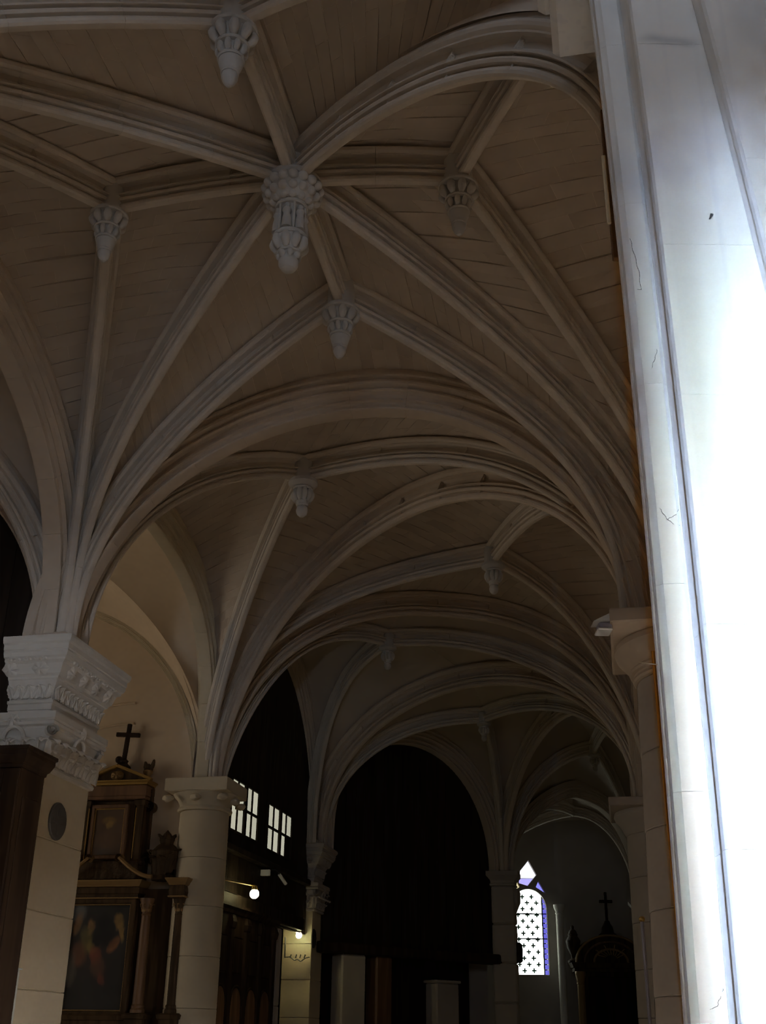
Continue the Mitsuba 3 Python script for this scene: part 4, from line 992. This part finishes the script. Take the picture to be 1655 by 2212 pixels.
for lab, a0, a1, z1, m in (('pale stone post under the black screen, right of the lamp-lit pier', .70, 1.29, 1.50, 'grey_stone'), ('brown wooden post under the black screen', 1.55, 1.96, 1.50, 'brown_wood'), ('low grey post under the middle of the black screen', 3.12, 3.75, 1.08, 'grey_stone')):
    k = thing('post', lab, 'post')
    part(k, 'shaft', FD.box(a0, a1, .0, .35, -EYE, z1, b=.03), m)
    part(k, 'base', FD.box(a0 - .05, a1 + .05, -.05, .40, -EYE, -EYE + .22, b=.03), m)
    if z1 < 1.4: part(k, 'cap', FD.box(a0 - .03, a1 + .03, -.03, .38, z1, z1 + .05, b=.015), m)

# ------------------------------------------------------------------ far chapel: window, second altar
E1, E2 = (2.6, 33.3), (8.9, 33.3)
PI['E1'], PI['E2'] = np.array(E1), np.array(E2); BO['Z'] = np.array([5.2, 31.0, 5.5])
for q in ('P4', 'P5', 'E1', 'E2'): RIBS['Z', q] = (2.0, .5, 0, 0)
ARCHES['P4', 'E1'] = (5.3, (2.0, .5, 0, 0), (2.0, .5, 0, 0)); ARCHES['E1', 'E2'] = (5.4, (2.0, .5, 0, 0), (2.0, .5, 0, 0)); ARCHES['P5', 'E2'] = (5.3, (2.0, .5, 0, 0), (2.0, .5, 0, 0))
SCALE['far'] = .9
key = thing('ceiling', 'vault of the far chapel behind the stained-glass window arch', kind='structure')
for pier, order in [('P4', ['P5', 'Z', 'E1']), ('P5', ['P4', 'Z', 'E2']), ('E1', ['P4', 'Z', 'E2']), ('E2', ['E1', 'Z', 'P5'])]:
    for u, v in zip(order[:-1], order[1:]):
        (c1, d1), (c2, d2) = web_edge(pier, u, 'far'), web_edge(pier, v, 'far')
        build_web(key, Web(c1, d1, c2, d2), False, first='web_stone_b')
for q, nm in (('P4', 'the dark pier'), ('E1', 'the window wall'), ('P5', 'the far right pier'), ('E2', 'the far chapel corner')):
    k = thing('vault_rib', f'far chapel vault rib running down to {nm}', 'vault rib', 'moulded ribs of the vaults')
    moulding(k, 'block', rib_curve('Z', q), RIB_PROF * .9, 1.1, 'rib_stone')
wpoly = Polygon([(2.0, -EYE), (9.3, -EYE), (9.3, 6.5), (2.0, 6.5)])
def lancet(cx, hw, zs, zt, z0):
    t = np.linspace(0, np.pi, 21)
    return Polygon([(cx - hw, z0), (cx + hw, z0)] + [(cx + hw * math.cos(x), zs + (zt - zs) * math.sin(x)) for x in t])
light = lancet(4.20, .50, 3.35, 3.90, 1.67)
tri1 = Polygon([(3.95, 4.05), (4.20, 3.98), (4.46, 4.28), (4.24, 4.68), (4.0, 4.4)])
tri2 = Polygon([(4.50, 4.12), (4.70, 3.78), (4.42, 3.95)])
tri3 = Polygon([(3.90, 4.12), (3.70, 3.78), (3.98, 3.95)])
wallg = wpoly
for q in (light, tri1, tri2, tri3): wallg = wallg.difference(q)
def slab(poly, y0, y1):
    ms = []
    for q in getattr(poly, 'geoms', [poly]):
        m = trimesh.creation.extrude_polygon(q, y1 - y0, engine='earcut'); m.apply_transform(np.array([[1, 0, 0, 0], [0, 0, -1, y1], [0, 1, 0, 0], [0, 0, 0, 1.0]])); ms.append(m)
    return join(*ms)
struct('wall_far', join(slab(wallg, 33.3, 33.7), box(8.9, 9.3, 30.6, 33.3, -EYE, 6.5), box(2.0, 2.4, 26.5, 33.3, -EYE, 6.5)), 'grey_stone', 'far chapel wall with the stained-glass window')
key = 'window_3'; _used[key] = 1
labels[key] = {'label': 'tall bright stained-glass window with green crosses on white glass and a blue border', 'kind': 'structure'}
bars = [1.67, 2.60, 3.25, 3.90]
inner = light.intersection(sbox(3.3, 0, 4.575, 5)); edge = light.intersection(sbox(4.60, 0, 4.8, 5))
for b0, b1 in zip(bars[:-1], bars[1:]):
    for cx0 in np.arange(3.70, 4.5, .29):
        g = inner.intersection(sbox(cx0 + .004, b0 + .012, min(cx0 + .286, 4.575), b1 - .012))
        if g.area > .004: part(key, 'pane', slab(g, 33.42, 33.43), 'white_metal', emit=(4.2, 4.8, 4.4), weight=.12)
    for e0 in np.arange(b0 + .012, b1 - .05, .135):
        g = edge.intersection(sbox(4.5, e0, 4.8, min(e0 + .115, b1 - .012)))
        if g.area > .001: part(key, 'border_pane', slab(g, 33.42, 33.43), 'white_metal', emit=(.10, .09, .62), weight=.01)
    if b0 > 1.7: part(key, 'saddle_bar', box(3.68, 4.72, 33.40, 33.44, b0 - .012, b0 + .012), 'lead')
part(key, 'lead_line', box(4.575, 4.60, 33.40, 33.44, 1.67, 3.8), 'lead')
M['green_glass'] = princ((.02, .09, .05), .3)
for r in range(14):
    for c in range(8):
        x = 3.78 + .13 * c; z = 1.78 + .16 * r
        if (r + c) % 2 or not inner.contains(sbox(x - .06, z - .06, x + .06, z + .06)): continue
        part(key, 'green_cross', join(box(x - .060, x + .060, 33.400, 33.415, z - .017, z + .017, b=.004), box(x - .017, x + .017, 33.400, 33.415, z - .060, z + .060, b=.004)), 'green_glass')
part(key, 'tracery_pane', slab(tri1.buffer(-.01).intersection(sbox(3, 4.2, 6, 5)), 33.42, 33.43), 'white_metal', emit=(.95, 1.0, 1.1), weight=.02)
part(key, 'tracery_pane', slab(tri1.buffer(-.01).intersection(sbox(3, 3.5, 6, 4.19)), 33.42, 33.43), 'white_metal', emit=(.45, .42, .95), weight=.02)
part(key, 'tracery_pane', slab(tri2.buffer(-.01), 33.42, 33.43), 'white_metal', emit=(.25, .25, .9), weight=.01)
part(key, 'tracery_pane', slab(tri3.buffer(-.01), 33.42, 33.43), 'white_metal', emit=(.8, .7, .4), weight=.01)
al2 = thing('altarpiece', 'dim carved altarpiece with a round-arched gable in the far chapel on the right', 'altarpiece')
def B2(name, mesh, m='altar_wood', s=False): part(al2, name, mesh, m, s)
cx2, y2 = 6.22, 32.3
B2('body', box(cx2 - .80, cx2 + .80, y2 + .2, y2 + .6, -EYE, 2.0)); B2('table', ring_loft((cx2 - 1.0, cx2 + 1.0, y2 - .5, y2 + .6), [(0, -EYE), (0, -.7), (.05, -.66), (.05, -.6)]))
t = np.linspace(0, np.pi, 25)
B2('arched_gable', slab(Polygon([(cx2 + .95 * math.cos(x), 1.95 + .70 * math.sin(x)) for x in t]), y2 + .1, y2 + .6))
for rr, m in ((.92, 'dull_gilt'), (.70, 'brown_wood'), (.45, 'dull_gilt')):
    B2('arch_moulding', tube(np.stack([cx2 + rr * np.cos(t), y2 + .08 + 0 * t, 1.95 + .74 * rr * np.sin(t)], 1), .032, 7), m, 40)
B2('entablature', ring_loft((cx2 - 1.0, cx2 + 1.0, y2 + .0, y2 + .5), [(0, 1.72), (.0, 1.80), (.03, 1.82), (.06, 1.90), (.08, 1.94), (0, 1.95)]), 'altar_wood')
for a in (-.85, .85):
    B2('column', lathe([(0, -.6), (.13, -.6), (.13, -.45), (.10, -.42), (.095, 1.4), (.11, 1.42), (.10, 1.46), (.14, 1.66), (.14, 1.72), (0, 1.72)], cx2 + a, y2, 18), 'dull_gilt', 35)
ra = random.Random(5)
for j in range(9):       # carved ribbons and rays in the gable
    th = .35 + .28 * j; r0, r1 = .16, .40 + .12 * (j % 2)
    B2('ray', tube(np.array([[cx2 + r0 * math.cos(th), y2 + .06, 2.02 + .74 * r0 * math.sin(th)], [cx2 + r1 * math.cos(th + .15), y2 + .05, 2.02 + .74 * r1 * math.sin(th + .15)]]), .016, 6), 'dull_gilt')
B2('panel', box(cx2 - .62, cx2 + .62, y2 + .14, y2 + .21, -.3, 1.6, b=.01), 'dark_wood')
cr2 = thing('crucifix', 'small dark cross on the far chapel altar on the right', 'cross')
part(cr2, 'upright', box(cx2 - .035, cx2 + .035, y2 + .28, y2 + .34, 2.95, 3.76, b=.01), 'dark_wood'); part(cr2, 'crossbar', box(cx2 - .18, cx2 + .18, y2 + .28, y2 + .34, 3.48, 3.56, b=.01), 'dark_wood')
part(cr2, 'base', lathe([(0, 2.6), (.24, 2.6), (.25, 2.66), (.17, 2.72), (.15, 2.85), (.09, 2.95), (.06, 3.02), (0, 3.02)], cx2, y2 + .31, 16), 'dark_wood', 35)
ur = thing('carved_urn', 'dark carved urn left of the far chapel altar', 'urn')
part(ur, 'bowl', lathe([(0, 1.95), (.16, 1.95), (.16, 2.0), (.07, 2.06), (.07, 2.12), (.18, 2.35), (.20, 2.5), (.12, 2.62), (.14, 2.66), (0, 2.68)], cx2 - .95, y2 + .3, 18), 'altar_wood', 35)
part(ur, 'lid', lathe([(0, 2.66), (.12, 2.67), (.10, 2.74), (.04, 2.80), (.05, 2.86), (0, 2.90)], cx2 - .95, y2 + .3, 14), 'altar_wood', 35)
cl = thing('colonnette', 'slender pale colonnette between the far window and its altar', 'colonnette')
part(cl, 'shaft', lathe([(0, -EYE), (.10, -EYE), (.10, 3.2), (.08, 3.2), (0, 3.2)], 5.0, 33.0, 16), 'pale_stone', 40)
part(cl, 'capital', lathe([(0, 3.2), (.10, 3.2), (.12, 3.23), (.10, 3.26), (.16, 3.40), (.16, 3.46), (0, 3.46)], 5.0, 33.0, 16), 'pale_stone', 35)
rod = thing('processional_pole', 'thin grey upright pole with a small knob, left of the big round column', 'pole')
part(rod, 'pole', tube(np.array([[3.08, 14, -EYE], [3.08, 14, 1.30]]), .022, 8), 'grey_metal', 40)
part(rod, 'knob', trimesh.creation.icosphere(subdivisions=2, radius=.035).apply_translation([3.08, 14, 1.32]), 'brass', True)
fl = thing('floodlight', 'small white floodlight with a sloping hood on the square abacus', 'floodlight')
part(fl, 'hood', wall_prism([(1.83, 3.305), (1.99, 3.305), (1.99, 3.385)], 9.28, 9.46), 'white_metal')
part(fl, 'body', box(1.875, 1.99, 9.30, 9.44, 3.245, 3.30, b=.01), 'grey_metal')
part(fl, 'lens', box(1.86, 1.99, 9.28, 9.46, 3.225, 3.245, b=.006), 'white_metal')
part(fl, 'bracket', box(1.97, 2.12, 9.34, 9.40, 3.30, 3.33), 'iron')

# ------------------------------------------------------------------ unseen light sources, placed to light the piers, floor and vaults
def unseen_light(key, label, fr, w, z0, z1, L, tint, cols, rows, weight):
    labels[key] = {'label': label, 'kind': 'structure'}; _used[key] = 1
    part(key, 'glass', fr.box(0, w, .0, .01, z0, z1), 'white_metal', emit=[L * t for t in tint], weight=weight)
    for i in range(cols + 1): part(key, 'mullion', fr.box(w * i / cols - .03, w * i / cols + .03, -.08, .03, z0, z1, b=.01), 'grey_stone')
    for i in range(rows + 1): part(key, 'saddle_bar', fr.box(0, w, -.03, .0, z0 + (z1 - z0) * i / rows - .012, z0 + (z1 - z0) * i / rows + .012), 'lead')
unseen_light('window_4', 'unseen light behind the viewer, placed to light the bright pier', Frame((-.28, -4.6), (-1, 0)), .47, -1.5, 1.4, L_UNSEEN_PIER, (.74, .96, 1.36), 2, 4, 4.0)
unseen_light('window_7', 'unseen small light behind the viewer, placed to light the carved white pier', Frame((-2.2, -2.25), (-1, 0)), .42, -.45, -.25, L_UNSEEN_SLIT, (.88, .99, 1.18), 1, 1, .4)
unseen_light('door_1', 'unseen low glazed doors on the right, placed to light the floor and vaults', Frame((3.48, 8.9), (0, -1)), 4.6, -1.5, -.45, L_UNSEEN_FLOOR, (1.0, .98, .98), 6, 1, 1.0)
part('door_1', 'canopy', join(box(2.3, 3.6, 4.1, 9.1, -.40, -.30), box(2.26, 2.34, 4.1, 9.1, -.92, -.30)), 'dark_wood')  # added shield, keeps the unseen low light off vaults and left pier
unseen_light('window_5', 'unseen wide nave window behind the viewer, lighting the ribs', Frame((2.0, -8.98), (-1, 0)), 6.0, 1.2, 6.6, L_UNSEEN_NAVE, (.82, .99, 1.24), 4, 8, .3)
unseen_light('window_6', 'unseen side chapel window on the far left, lighting the altar wall', Frame((-11.98, 12.6), (0, 1)), 3.0, .5, 5.0, L_UNSEEN_CHAPEL, (1.1, .98, .80), 3, 6, .7)
